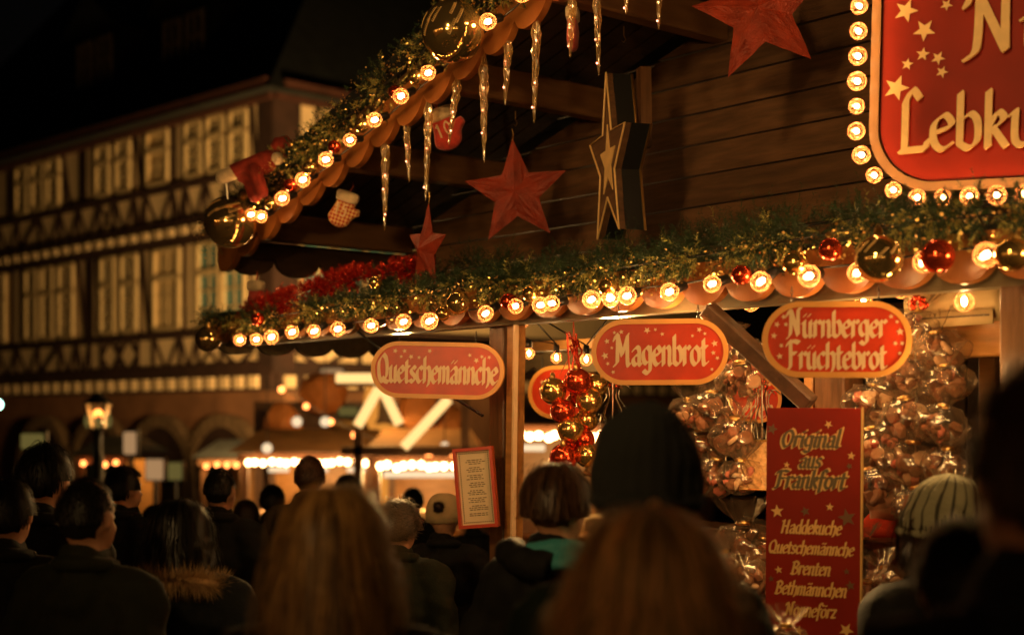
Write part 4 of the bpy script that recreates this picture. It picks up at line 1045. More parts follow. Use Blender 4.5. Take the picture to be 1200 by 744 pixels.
# bunch of glass balls
p = LW(672, 440, .22); Y = p.y; u = Y / FP
o = thing('ball_bunch', 'hanging bunch of gold and red glass balls left of the Magenbrot sign', 'ornament', p)
for x, y, r, mt, d in ((648, 458, 14, 'ball_gold', -.02), (676, 447, 14, 'ball_red', -.06), (699, 452, 12, 'ball_gold', 0), (690, 470, 14, 'ball_gold', -.03), (659, 482, 13, 'ball_red', -.03), (681, 465, 12, 'ball_red', .05), (668, 503, 14, 'ball_gold', -.04), (688, 492, 12, 'ball_gold', .03),
                       (685, 515, 11, 'ball_red', .0), (660, 536, 15, 'ball_red', -.04), (688, 533, 13, 'ball_gold', -.02), (672, 520, 11, 'ball_red', .04)):
    r *= 1.12
    q = Vector(((x - 672) * u, d, (440 - y) * u)); key = (mt, round(r * u, 3))
    if key not in BM: BM[key] = (ball_mesh(mt, r * u), cap_mesh(r * u))
    b = obj('glass_ball', BM[key][0], o, q, (ru(-.6, .6), ru(-.6, .6), 0)); obj('cap', BM[key][1], b)
m = MB().use('cord')
for k in range(5): m.tube([(0, 0, 70 * u), (ru(-4, 4) * u, 0, 30 * u), (ru(-20, 20) * u, ru(-.02, .02), ru(-20, 5) * u)], .002, 5)
m.build('cords', o)
m = MB().use('tinsel'); 
for k in range(5): m.tube(cat_rom([(ru(-8, 8) * u, -.01, ru(20, 50) * u), (ru(-10, 10) * u, -.03, ru(0, 50) * u), (ru(-10, 10) * u, 0, ru(10, 60) * u)], 4), .004, 5)
m.build('ribbon', o)
# cone-shaped woven baskets with wire tops
def cone_basket(px, py, hpx, wpx, w_, label):
    p = LW(px, py, w_); u = p.y / FP; h, r = hpx * u, wpx * u / 2
    o = thing('cone_basket', label, 'basket', p, group='woven cone lamps in the stall')
    m = MB().use('wicker'); random.seed(px); m.lathe([(r * (.42 + .58 * k / 14), h * (1 - k / 14)) for k in range(15)], 40, fn=lambda a, z, i: 1 + (.025 if (i + int(a * 20 / pi)) % 2 else -.025)); m.build('woven_cone', o)
    m = MB().use('brass')
    for rr, z in ((r * .44, h), (r * 1.02, 0)): m.tube([(rr * cos(a), rr * sin(a), z) for a in [k * pi / 14 for k in range(29)]], .004, 6, False)
    m.build('rim', o)
    m = MB().use('wire')
    for k in range(6):
        a = k * pi / 3; ca, sa = cos(a), sin(a)
        m.tube(cat_rom([(ca * x * r, sa * x * r, h + z * r) for x, z in ((.35, 0), (.5, .45), (.85, .6), (.95, .3), (.75, .35), (.5, .75), (.2, 1.2), (.35, 1.6), (.6, 1.45))], 5), .0025, 5)
    m.tube([(0, 0, h), (0, 0, h + r * 2.2)], .004, 6); m.build('wire_top', o)
    for k in range(4):
        m = MB().use('ball_red'); m.ball((ru(-.5, .5) * r, ru(-.5, .5) * r, h + ru(.6, 2.0) * r), .012, 2); m.build('bead', o, True)
cone_basket(718, 556, 50, 70, .35, 'woven cone with curled wire top behind the black cap')
cone_basket(893, 572, 56, 74, .40, 'woven cone of wood shavings beside the top of the lettered board')
m = MB().use('icing'); 

# ------------------------------------------------------------------ people
random.seed(77)
def remesh(ob, vox, smooth=4, bumpy=0.0, bs=.12):
    md = ob.modifiers.new('remesh', 'REMESH'); md.mode = 'VOXEL'; md.voxel_size = vox; md.use_smooth_shade = True
    s = ob.modifiers.new('smooth', 'SMOOTH'); s.iterations = smooth; s.factor = .6
    if bumpy:
        t = bpy.data.textures.get('folds_%g' % bs) or bpy.data.textures.new('folds_%g' % bs, 'CLOUDS'); t.noise_scale = bs; t.noise_depth = 2
        d = ob.modifiers.new('folds', 'DISPLACE'); d.texture = t; d.strength = bumpy; d.mid_level = .5; d.texture_coords = 'LOCAL'
HZ = 1.625                                               # head centre of the 1.75 m figure
def hair_mesh(kind, seed, colmat, n=900):
    random.seed(seed); v, f = [], []
    rx, ry, rz2 = .079, .098, .108; hc_ = Vector((0, -.012, HZ + .010))
    long_ = {'short': 0, 'crop': 0, 'curly': 0, 'bob': 1, 'long': 2, 'bowl': 0}[kind]
    for _ in range(n):
        az = ru(0, 2 * pi); th0 = ru(.0, 1.0) ** .7 * 1.7
        front = sin(az)                                     # +1 = face side
        if kind == 'bowl': end = 1.75 if front < .3 else 1.25
        elif kind in ('short', 'curly'): end = 1.95 if front < -.2 else (1.55 if front < .45 else .95)
        elif kind == 'crop': end = 1.8 if front < -.2 else (1.4 if front < .45 else .9)
        else: end = 2.0 if front < .35 else 1.15
        if th0 > end: continue
        thick = {'short': .020, 'crop': .008, 'curly': .028, 'bob': .026, 'long': .030, 'bowl': .026}[kind]
        segs = 8 if long_ else 4; ln = {'short': .5, 'crop': .16, 'curly': .42, 'bob': 3, 'long': 3, 'bowl': .9}[kind] * ru(.7, 1.2)
        pts = []; lift = ru(.2, 1.0) if rnd() > .05 else ru(1.1, 1.9); wv_ = ru(-.5, .5); drop = {1: ru(.07, .14), 2: ru(.14, .25)}.get(long_, 0)
        for k in range(segs + 1):
            u = k / segs; th = th0 + ln * u * (1.0 if not long_ else .55)
            a2 = az + wv_ * .16 * u * (1 if not long_ else .4) + (.25 * sin(u * 9 + az * 5) if kind == 'curly' else 0)
            off = thick * (.25 + .75 * min(1, u * 2)) * (.15 + lift * .95)
            TH = min(end, 1.62)
            if th < TH or not long_:
                th = min(th, end + .12)
                q = Vector((rx + off, 0, 0)); q = Vector(((rx + off) * sin(th) * cos(az if 0 else a2), (ry + off) * sin(th) * sin(a2), (rz2 + off) * cos(th)))
                pts.append(hc_ + q)
            else:
                base = Vector(((rx + off) * (sin(TH) + (1 - sin(TH)) * min(1, 3 * (th - TH))) * cos(a2), (ry + off) * (sin(TH) + (1 - sin(TH)) * min(1, 3 * (th - TH))) * sin(a2), 0)); t2 = max(0, min(1.15, (th - TH) / max(.3, (th0 + ln * .55 - TH))))
                pts.append(hc_ + Vector((base.x * (1 + (.05 + .16 * min(lift, 1.3)) * t2 ** .8) + .006 * sin(u * 7 + az * 9), base.y * (1 + .12 * t2) - .018 * t2, (rz2 + off) * cos(TH) - (drop + (rz2 + off) * cos(TH)) * t2)))
        wdt = .0030 if long_ else .0020
        b0 = len(v)
        for k, q in enumerate(pts):
            d = (pts[min(k + 1, segs)] - pts[max(k - 1, 0)]).normalized(); out = (q - hc_).normalized(); s_ = d.cross(out)
            s_ = s_.normalized() if s_.length > 1e-5 else Vector((1, 0, 0)); ww_ = wdt * (1 - .65 * k / segs)
            v += [q - s_ * ww_, q + s_ * ww_]
        for k in range(segs): f.append((b0 + 2 * k, b0 + 2 * k + 1, b0 + 2 * k + 3, b0 + 2 * k + 2))
    me = bpy.data.meshes.new('hair_strands'); me.from_pydata([tuple(q) for q in v], [], f); me.materials.append(M[colmat])
    me.polygons.foreach_set('use_smooth', [True] * len(f)); me.update(); return me
def hair_cap(kind, colmat):
    m = MB().use(colmat + '_shade'); c = (0, -.014, HZ + .012)
    if kind in ('bob', 'long'):
        m.ball(c, (.078, .094, .106), 3); dn = .11 if kind == 'bob' else .13
        m.tube([(0, -.025, HZ), (0, -.03, HZ - .07), (0, -.035, HZ - dn)], [.072, .078, .075], 18)
    elif kind == 'bowl': m.ball((0, -.018, HZ + .016), (.081, .095, .102), 3)
    elif kind == 'crop': m.ball((0, -.018, HZ + .013), (.0770, .090, .103), 3)
    else: m.ball((0, -.018, HZ + .013), (.0775, .092, .104), 3)
    return m
def hair_mat(name, col, var):
    m = mat(name, col, .42, spec=.5); n = m.node_tree.nodes; l = m.node_tree.links; b = n['Principled BSDF']
    g = n.new('ShaderNodeNewGeometry'); mr = n.new('ShaderNodeMapRange'); mr.inputs['To Min'].default_value = 1 - var; mr.inputs['To Max'].default_value = 1 + var
    l.new(g.outputs['Random Per Island'], mr.inputs[0]); hs = n.new('ShaderNodeHueSaturation'); hs.inputs['Color'].default_value = (*col, 1)
    l.new(mr.outputs[0], hs.inputs['Value']); l.new(hs.outputs[0], b.inputs['Base Color'])
    tl = n.new('ShaderNodeBsdfTranslucent'); l.new(hs.outputs[0], tl.inputs[0]); mx = n.new('ShaderNodeMixShader'); mx.inputs[0].default_value = .35
    l.new(b.outputs[0], mx.inputs[1]); l.new(tl.outputs[0], mx.inputs[2]); l.new(mx.outputs[0], n['Material Output'].inputs[0])
    mat(name + '_shade', tuple(c * .8 for c in col), .95, spec=.1)  # cap copy darkened to put shade between the strands into its colour
for nm, c, v_ in (('hair_black', (.010, .008, .006), .5), ('hair_brown', (.030, .015, .008), .5), ('hair_grey', (.15, .11, .075), .75), ('hair_chestnut', (.075, .034, .014), .55), ('hair_blonde', (.34, .19, .06), .7), ('hair_fair', (.80, .52, .22), .7)): hair_mat(nm, c, v_)
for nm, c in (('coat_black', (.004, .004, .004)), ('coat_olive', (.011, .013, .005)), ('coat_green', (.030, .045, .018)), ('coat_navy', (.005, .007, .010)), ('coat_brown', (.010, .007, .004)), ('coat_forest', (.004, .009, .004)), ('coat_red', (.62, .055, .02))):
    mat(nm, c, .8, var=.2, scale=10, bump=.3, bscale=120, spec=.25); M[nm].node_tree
mat('teal_lining', (.03, .22, .24), .7, bump=.3); mat('knit_grey', (.32, .30, .19), .9, var=.15, bump=.6, bscale=160); mat('knit_black', (.010, .011, .010), .95, bump=.6, bscale=160); mat('knit_dark', (.05, .045, .03), .95); mat('knit_cream', (.50, .36, .19), .9, var=.15, bump=.6, bscale=160)
fm = MB().use('eye_white'); fm.ball((0, 0, 0), .012, 2); fm.use('ink'); fm.ball((0, .006, 0), .0072, 2); ME_EYE = fm.mesh('eye', True)
def person(px, topy, Y, yaw, label, hair='short', hcol='hair_black', coat='coat_black', hat=None, head_tilt=0., hatcol='knit_black', fur=False, hood=None, build=1.0, puffy=False, wide=1.0, pose='pockets', hatz=.0, vox=.012, name='person', feet=None):
    gz0 = gz(Y) if feet is None else feet
    top = P(px, topy, Y); s = (top.z - gz0) / (1.752 + hatz)
    o = thing(name, label, 'person', (top.x, top.y, gz0), R(-yaw)); o.scale = (s * wide, s * wide, s)
    b = MB().use('skin')
    b.ball((0, -.012, HZ + .012), (.076, .094, .106), 3); b.ball((0, .030, HZ - .05), (.058, .062, .070), 3); b.ball((0, .052, HZ - .088), (.032, .030, .026), 2)
    b.capsule((0, .082, HZ - .012), (0, .104, HZ - .034), .010, .014, 8); b.ball((0, .072, HZ + .022), (.05, .02, .014), 2)
    for sx in (-1, 1): b.ball((sx * .080, -.006, HZ - .008), (.010, .020, .032), 2, Matrix.Rotation(sx * -.35, 3, 'Z')); b.ball((sx * .036, .062, HZ - .036), (.022, .018, .02), 2)
    b.capsule((0, -.012, 1.44), (0, -.006, 1.56), .058, .052)
    b.ball((0, 0, 1.25), (.15, .10, .22), 3); b.capsule((-.15, 0, 1.40), (.15, 0, 1.40), .055, .055); b.ball((0, 0, 1.0), (.14, .10, .16), 3)
    for sx in (-1, 1): b.capsule((sx * .085, 0, .92), (sx * .09, .01, .5), .085, .055); b.capsule((sx * .09, .01, .5), (sx * .09, -.01, .09), .055, .036); b.capsule((sx * .09, -.02, .05), (sx * .095, .13, .035), .034, .03)
    arms = []
    for sx in (-1, 1):
        sh_ = (sx * .185, 0, 1.385)
        if pose == 'reach' : el, ha = (sx * .26, .10, 1.17), (sx * .12 - .0, .36, 1.12)
        else: el, ha = (sx * .265, -.04, 1.12), (sx * .20, .10, .95)
        arms.append((sh_, el, ha)); b.capsule(sh_, el, .048, .040); b.capsule(el, ha, .040, .026)
        hd = (Vector(ha) - Vector(el)).normalized(); sd = hd.cross(Vector((0, 0, 1))).normalized(); H_ = Vector(ha)
        b.ball(H_ + hd * .045, (.036, .036, .020), 2)
        for k in range(4):
            bp = H_ + hd * .075 + sd * (.027 - .018 * k); l_ = (.030, .036, .038, .028)[k]
            b.capsule(bp - hd * .02, bp + hd * l_ + Vector((0, 0, -.008)), .0085, .008, 6); b.capsule(bp + hd * l_ + Vector((0, 0, -.008)), bp + hd * (l_ + .024) + Vector((0, 0, -.034)), .008, .007, 6)
        tb0 = H_ + hd * .02 - sd * sx * -.03; b.capsule(tb0, tb0 + hd * .05 - sd * sx * -.028 + Vector((0, 0, -.01)), .010, .008, 6)
    bo = b.build('body', o, True, False); remesh(bo, vox, 3)
    for sx in (-1, 1): obj('eye', ME_EYE, bo, (sx * .031, .071, HZ - .002), None, .85)
    m = MB().use('lip'); m.ball((0, .092, HZ - .066), (.022, .007, .006), 2); m.build('mouth', bo, True)
    # clothes
    c = MB().use(coat); e = .022 + (.018 if puffy else 0)
    c.ball((0, 0, 1.24), ((.175 + e) * build, .12 + e, .24), 3); c.capsule((-.155, -.004, 1.385), (.155, -.004, 1.385), .068 + e, .068 + e); c.capsule((0, -.012, 1.38), (0, -.010, 1.47), .125 * build, .085)
    c.ball((0, 0, 1.0), ((.165 + e) * build, .125 + e, .24), 3); c.ball((0, 0, .86), ((.17 + e) * build, .13 + e, .16), 3)
    for sh_, el, ha in arms: c.capsule(sh_, el, .064 + e, .052 + e); c.capsule(el, Vector(el).lerp(Vector(ha), .92), .052 + e, .044 + e * .6)
    co_ = c.build('coat', o, True, False); remesh(co_, .018, 4, .07 if not puffy else .03, .13)
    c = MB().use(coat); n_ = 20
    c.tube([(.078 * cos(a), -.012 + .082 * sin(a), 1.480 + .012 * sin(a) * -1) for a in [2 * pi * k / n_ for k in range(n_ + 1)]], .026, 8, False); cl = c.build('collar', co_, True)
    if puffy:
        c = MB().use(coat)
        for k in range(6):
            zz = 1.36 - k * .085; c.tube([((.205 + .012 * k / 3) * cos(a), .155 * sin(a), zz + .01 * sin(3 * a)) for a in [2 * pi * j / 28 for j in range(29)]], .038, 8, False)
        c.build('quilting', co_, True)
    if fur:
        v, f = [], []; m = MB().use('fur')
        for _ in range(7000):
            a = ru(0, 2 * pi); rr_ = .125 + .018 * sin(3 * a); cpt = Vector((rr_ * cos(a) * 1.15, -.05 + rr_ * sin(a), 1.445 - .03 * sin(a)))
            b_ = ru(0, 2 * pi); d = Vector((cos(a) * cos(b_), sin(a) * cos(b_), sin(b_))) + Vector((ru(-.3, .3), ru(-.3, .3), ru(-.5, .1))); d.normalize()
            sd = d.cross(Vector((ru(-1, 1), ru(-1, 1), ru(-1, 1)))).normalized() * .0016; k = len(v)
            v += [cpt - sd, cpt + sd, cpt + d * ru(.035, .085)]; f.append((k, k + 1, k + 2))
        m.add(v, f); stuff(m.build('fur_trim', co_, False, False))
        m = MB().use('fur'); m.tube([(.145 * cos(a), -.05 + .127 * sin(a), 1.445 - .03 * sin(a)) for a in [2 * pi * k / 20 for k in range(21)]], .014, 8, False); m.build('fur_roll', co_, True)
    if hood:
        m = MB().use(hood)
        m.tube(cat_rom([(-.03, -.135, 1.50), (.06, -.125, 1.515), (.115, -.06, 1.505), (.13, .02, 1.47), (.10, .075, 1.43)], 5), [.012] + [.026] * 19 + [.012], 10)
        m.tube(cat_rom([(.0, -.155, 1.46), (.10, -.135, 1.475), (.155, -.05, 1.455), (.15, .04, 1.42)], 5), [.01] + [.022] * 14 + [.01], 10)
        dh = MB().use(coat); dh.tube(cat_rom([(-.10, .06, 1.45), (-.135, -.02, 1.485), (-.09, -.12, 1.49), (0, -.165, 1.47), (.07, -.16, 1.46)], 4), [.03] * 4 + [.045] * 13, 10); dhh = dh.build('hood_shell', co_, True); remesh(dhh, .012, 3, .02, .06)
        h_ = m.build('hood_lining', co_, True); remesh(h_, .007, 2, .012, .06)
    t = MB().use('trousers')
    for sx in (-1, 1): t.capsule((sx * .085, 0, .92), (sx * .09, .01, .5), .100, .070); t.capsule((sx * .09, .01, .5), (sx * .09, -.01, .13), .070, .058)
    t.ball((0, 0, .94), (.165, .115, .13), 3); tt = t.build('trousers', o, True, False); remesh(tt, .02, 3, .02)
    for sx in (-1, 1):
        t = MB().use('shoe'); t.capsule((sx * .09, -.03, .06), (sx * .098, .15, .05), .046, .042); t.box((sx * .094, .055, .012), (.085, .27, .024), None, .008); t.build('shoe', o, True)
    hd_ = []
    if hair:
        hcmb = hair_cap(hair, hcol).build('hair', bo, True, False)
        if hair in ('long', 'bob'): remesh(hcmb, .010, 4, .014, .05)
        else:
            me = hcmb.data; bm = bmesh.new(); bm.from_mesh(me)       # hairline: open the cap over the face and below the nape
            kill = [q for q in bm.verts if (q.co.y > .045 - (.02 if hair == 'crop' else 0) and q.co.z < HZ + (.062 if hair != 'bowl' else .045)) or q.co.z < HZ - (.07 if q.co.y < -.02 else .0 if hair != 'bowl' else .02)]
            bmesh.ops.delete(bm, geom=kill, context='VERTS'); bm.to_mesh(me); bm.free()
        st_ = obj('hair_strands', hair_mesh(hair, int(px), hcol, {'long': 5200, 'bob': 4200, 'bowl': 4200, 'curly': 4000}.get(hair, 3200)), hcmb); stuff(st_)
    if hat == 'beanie':
        m = MB().use(hatcol); n_, k_ = 72, 16; c0 = Vector((0, -.022, HZ - .015))
        pf = [(.086, 0), (.094, .005), (.098, .03), (.099, .055)] + [(.098 * cos(a) ** .8, .055 + (.115 + hatz) * sin(a)) for a in [pi / 2 * k / k_ for k in range(1, k_)]] + [(.004, .172 + hatz)]
        m.lathe(pf, n_, c0, fn=lambda a, z, i: (1 + .08 * abs(sin(11 * a))) if z > .0 else 1)
        for q in m.v: q.y = c0.y + (q.y - c0.y) * 1.14 - .25 * max(0, q.z - c0.z - .09)
        if hatcol == 'knit_grey':
            m.use('knit_dark'); dk = m.cur
            for i_ in range(len(m.f)):
                if (i_ % n_) % 4 == 0: m.m[i_] = dk
        m.use(hatcol); m.tube([(.1 * cos(a), c0.y + .115 * sin(a), c0.z + .022) for a in [2 * pi * j / 24 for j in range(25)]], .014, 8, False)
        ht_ = m.build('knitted_cap', o, True)
        t_ = bpy.data.textures.get('slouch') or bpy.data.textures.new('slouch', 'CLOUDS'); t_.noise_scale = .11
        d_ = ht_.modifiers.new('slouch', 'DISPLACE'); d_.texture = t_; d_.strength = .045; d_.texture_coords = 'LOCAL'; d_.mid_level = .5
    if hat == 'bobble':
        m = MB().use('knit_cream'); c0 = Vector((0, -.018, HZ - .02)); m.lathe([(.088, 0), (.103, .01), (.106, .05)] + [(.104 * cos(a) ** .7, .05 + .12 * sin(a)) for a in [pi / 2 * k / 10 for k in range(1, 10)]] + [(.004, .17)], 48, c0, fn=lambda a, z, i: 1 + .02 * abs(sin(10 * a)))
        for q in m.v: q.y = c0.y + (q.y - c0.y) * 1.12
        ht_ = m.build('knitted_cap', o, True)
        v, f = [], []; m = MB().use('hair_brown'); cpt = Vector((.0, -.125, HZ + .075))
        for _ in range(1500):
            d = Vector((ru(-1, 1), ru(-1, 1), ru(-1, 1))).normalized(); sd = d.cross(Vector((ru(-1, 1), ru(-1, 1), ru(-1, 1)))).normalized() * .002; k = len(v); v += [cpt - sd, cpt + sd, cpt + d * ru(.035, .048)]; f.append((k, k + 1, k + 2))
        m.add(v, f); m.ball(cpt, .03, 2); stuff(m.build('pompom', ht_, False, False))
    return o
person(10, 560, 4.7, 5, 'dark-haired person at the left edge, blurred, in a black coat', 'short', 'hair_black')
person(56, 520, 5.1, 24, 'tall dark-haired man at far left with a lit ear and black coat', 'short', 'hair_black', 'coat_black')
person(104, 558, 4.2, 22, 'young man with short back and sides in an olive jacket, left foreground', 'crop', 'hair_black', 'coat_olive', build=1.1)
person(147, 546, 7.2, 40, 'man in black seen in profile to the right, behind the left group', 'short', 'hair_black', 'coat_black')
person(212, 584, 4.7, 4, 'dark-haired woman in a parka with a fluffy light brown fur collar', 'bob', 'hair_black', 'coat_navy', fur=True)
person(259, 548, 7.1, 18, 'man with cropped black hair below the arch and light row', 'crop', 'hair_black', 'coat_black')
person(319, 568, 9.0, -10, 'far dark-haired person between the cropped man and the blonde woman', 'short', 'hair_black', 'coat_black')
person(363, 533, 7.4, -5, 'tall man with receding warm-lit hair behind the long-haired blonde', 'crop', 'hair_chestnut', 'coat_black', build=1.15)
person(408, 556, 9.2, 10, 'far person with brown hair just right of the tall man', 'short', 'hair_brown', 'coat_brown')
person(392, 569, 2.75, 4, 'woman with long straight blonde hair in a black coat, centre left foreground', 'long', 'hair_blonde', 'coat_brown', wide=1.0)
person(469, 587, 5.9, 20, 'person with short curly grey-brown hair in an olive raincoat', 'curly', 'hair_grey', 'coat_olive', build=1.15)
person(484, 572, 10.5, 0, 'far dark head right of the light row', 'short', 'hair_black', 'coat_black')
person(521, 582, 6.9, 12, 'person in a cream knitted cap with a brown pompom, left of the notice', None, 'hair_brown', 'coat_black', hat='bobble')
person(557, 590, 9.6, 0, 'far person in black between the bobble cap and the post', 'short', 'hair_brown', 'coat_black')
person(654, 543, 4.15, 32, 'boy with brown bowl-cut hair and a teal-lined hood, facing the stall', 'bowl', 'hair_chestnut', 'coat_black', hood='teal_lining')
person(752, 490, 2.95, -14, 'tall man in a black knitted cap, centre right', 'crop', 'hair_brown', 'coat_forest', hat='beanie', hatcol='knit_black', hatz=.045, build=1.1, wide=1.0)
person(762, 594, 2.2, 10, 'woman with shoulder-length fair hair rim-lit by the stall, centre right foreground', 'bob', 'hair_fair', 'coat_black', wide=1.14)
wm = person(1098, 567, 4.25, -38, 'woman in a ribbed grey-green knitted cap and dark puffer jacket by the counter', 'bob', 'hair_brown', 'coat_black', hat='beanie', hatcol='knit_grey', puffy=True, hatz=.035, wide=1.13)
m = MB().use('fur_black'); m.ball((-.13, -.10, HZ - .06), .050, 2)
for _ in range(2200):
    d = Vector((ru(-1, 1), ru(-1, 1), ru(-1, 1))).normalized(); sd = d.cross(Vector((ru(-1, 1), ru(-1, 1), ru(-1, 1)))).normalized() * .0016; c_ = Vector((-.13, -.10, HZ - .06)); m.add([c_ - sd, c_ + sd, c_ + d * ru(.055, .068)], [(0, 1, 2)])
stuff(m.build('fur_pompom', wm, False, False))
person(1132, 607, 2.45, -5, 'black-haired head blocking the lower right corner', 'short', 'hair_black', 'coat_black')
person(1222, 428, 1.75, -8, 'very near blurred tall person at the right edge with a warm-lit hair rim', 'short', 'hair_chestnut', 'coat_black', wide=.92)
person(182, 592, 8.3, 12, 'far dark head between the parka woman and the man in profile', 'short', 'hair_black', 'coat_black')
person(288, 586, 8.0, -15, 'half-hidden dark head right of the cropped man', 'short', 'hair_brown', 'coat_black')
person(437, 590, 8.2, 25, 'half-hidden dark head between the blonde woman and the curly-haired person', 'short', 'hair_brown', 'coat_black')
# the seller behind the counter
sl = LW(1024, 595, .62)
person(1036, 540, sl.y + .05, 165, 'seller in a bright orange-red jacket behind the counter reaching down to a bag', 'short', 'hair_brown', 'coat_red', pose='reach', vox=.007, feet=.0)

# ------------------------------------------------------------------ background: stalls, lantern, lights
random.seed(90)
fb = MB().use('filament_far'); fb.ball((0, 0, 0), .044, 2); ME_FAR = fb.mesh('light_bulb', True)
fb = MB().use('filament_orange'); fb.ball((0, 0, 0), .045, 2); ME_ORA = fb.mesh('light_bulb', True)
def far_stall(label, x0, x1, y, Y, sp, mesh_, roofc='canvas_orange', inner=None, rows=((0, 1),)):
    a, b = P(x0, y, Y), P(x1, y, Y); g0 = gz(Y); wd = b.x - a.x
    o = thing('market_stall', label, 'market stall', (a.x, Y, g0), 0); hz_ = a.z - g0
    m = MB().use('post_wood'); m.box((wd / 2, .05, hz_ + .06), (wd + .2, .05, .12)); m.build('fascia', o)
    m = MB().use(roofc); m.add([Vector(p) for p in ((-.2, -.1, hz_ + .14), (wd + .2, -.1, hz_ + .14), (wd + .0, 1.4, hz_ + .45), (0, 1.4, hz_ + .45), (wd + .2, 2.6, hz_ + .14), (-.2, 2.6, hz_ + .14))], [(0, 1, 2, 3), (3, 2, 4, 5)]); m.build('roof', o)
    for x in (0, wd):
        for yy in (.08, 2.4): m = MB().use('post_wood'); m.box((x, yy, hz_ / 2), (.1, .1, hz_)); m.build('post', o)
    m = MB().use('honey_wood'); m.box((wd / 2, .3, .5), (wd, .5, 1.0)); m.build('counter', o)
    m = MB().use('honey_wood'); m.box((wd / 2, 2.4, hz_ / 2), (wd, .06, hz_)); m.build('back_wall', o)
    for k in range(max(3, int(wd / .5))):
        m = MB().use(random.choice(['gingerbread', 'icing', 'canvas', 'coat_red', 'almond'])); m.box((wd * (k + .5) / max(3, int(wd / .5)), .35, 1.12), (ru(.2, .4), .3, ru(.15, .4)), None, .02); m.build('display_box', o)
    n = int(wd / sp)
    for k in range(n):
        obj('light_bulb', mesh_, o, (wd * (k + .5) / n + ru(-.02, .02), -.06, ru(-.02, .02) + hz_))
    if inner:
        for k in range(inner): m = MB().use('white_glow'); m.tube([(wd * (k + .5) / inner - .15, 1.2, hz_ - .15), (wd * (k + .5) / inner + .15, 1.2, hz_ - .15)], .04, 8); m.build('inner_lamp', o)
    return o
far_stall('distant stall with a bright row of bulbs left of the tall man', 286, 432, 541, 20.0, .105, ME_FAR, 'awning_brown', inner=3)
far_stall('distant stall with a row of bulbs right of the tall man, behind the notice', 440, 546, 546, 17.5, .10, ME_FAR, 'awning_brown', inner=4)
far_stall('distant stall with yellow bar lights seen through the open stall', 594, 720, 511, 15.5, .095, ME_FAR, 'awning_brown', inner=2)
far_stall('small dim stall with orange bulbs under the stone arch', 238, 284, 545, 26.0, .16, ME_ORA, 'slate')
far_stall('small dim stall with two groups of orange bulbs by the street lantern', 94, 142, 543, 24.0, .17, ME_ORA, 'slate')
# lit roof trusses: glowing tubes
tr = thing('light_frame', 'glowing yellow tube lights shaped like open roof trusses behind the first sign', 'light frame', P(450, 500, 17.0))
def tube_px(a, b, r=.05, Y=17.0, par=tr, mt='tube_glow', nm='light_tube'):
    o0 = P(450, 500, 17.0); m = MB().use(mt); m.tube([P(a[0], a[1], Y) - o0, P(b[0], b[1], Y) - o0], r, 8); return m.build(nm, par, True)
for a, b in (((394, 443), (446, 443)), ((444, 455), (419, 499)), ((448, 455), (468, 497)), ((526, 467), (473, 524))): tube_px(a, b, .058)
m = MB().use('post_wood'); o0 = P(450, 500, 17.0)
for a, b in (((394, 448), (560, 448)), ((400, 528), (560, 528)), ((420, 500), (420, 620)), ((545, 448), (545, 620))): m.beam(P(a[0], a[1], 17.1) - o0, P(b[0], b[1], 17.1) - o0, .1, .1)
m.build('truss', tr)
# carousel-like painted canopy shapes glowing amber in the distance
cz_ = thing('ride_canopy', 'blurred amber-lit painted canopy and panels of a ride behind the far stalls', 'fairground ride', P(400, 500, 22.0))
o0 = P(400, 500, 22.0)
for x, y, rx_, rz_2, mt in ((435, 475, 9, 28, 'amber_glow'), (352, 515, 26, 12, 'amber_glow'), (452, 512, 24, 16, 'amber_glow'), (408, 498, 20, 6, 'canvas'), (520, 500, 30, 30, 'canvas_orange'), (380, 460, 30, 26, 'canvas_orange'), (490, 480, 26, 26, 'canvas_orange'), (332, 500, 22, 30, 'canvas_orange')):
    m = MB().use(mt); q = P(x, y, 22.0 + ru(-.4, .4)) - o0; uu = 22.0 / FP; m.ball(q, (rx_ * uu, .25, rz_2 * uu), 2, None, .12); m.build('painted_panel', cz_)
m = MB().use('post_wood')
m.box((P(410, 0, 22.0) - o0).x * Vector((1, 0, 0)) + Vector((0, .8, -1.2)), (3.2, .3, 3.2)); m.build('centre_wall', cz_)
def glow_sphere(px, py, Y, r, mt, label, nm='lamp', cat='lamp'):
    p = P(px, py, Y); o = thing(nm, label, cat, p); m = MB().use(mt); m.ball((0, 0, 0), r, 2); m.build('globe', o, True)
    m = MB().use('black_metal'); m.tube([(0, 0, r), (0, 0, r + .9)], .008, 6); m.build('hanging_wire', o)
    return o
glow_sphere(313, 525, 19, .07, 'white_glow', 'small white globe lamp above the bright bulb row')
glow_sphere(348, 494, 19, .07, 'white_glow', 'small globe lamp left of the amber ride panel')
glow_sphere(381, 494, 19.3, .07, 'white_glow', 'small globe lamp right of the amber ride panel')
glow_sphere(511, 511, 19, .10, 'white_glow', 'larger white globe lamp left of the notice, upper one')
glow_sphere(521, 524, 18, .07, 'white_glow', 'smaller white globe lamp left of the notice, lower one')
glow_sphere(-3, 474, 20, .07, 'cool_glow', 'cool green-white lamp at the left edge of the picture')
def glow_panel(px, py, w_, h_, Y, mt, label):
    p = P(px, py, Y); u = Y / FP; o = thing('lit_sign', label, 'lit sign', p)
    m = MB().use(mt); m.box((0, 0, 0), (w_ * u, .08, h_ * u), None, .02); m.build('lit_panel', o)
    m = MB().use('black_metal'); m.box((0, .08, 0), (w_ * u + .06, .07, h_ * u + .06)); m.tube([(0, .08, 0), (0, .08, gz(Y) - p.z)], .04, 8); m.build('case', o)
glow_panel(38, 517, 26, 18, 19, 'green_glow', 'yellow-green lit sign box above the dark heads at far left')
glow_panel(152, 519, 14, 26, 21, 'panel_glow', 'narrow upright lit sign right of the street lantern')
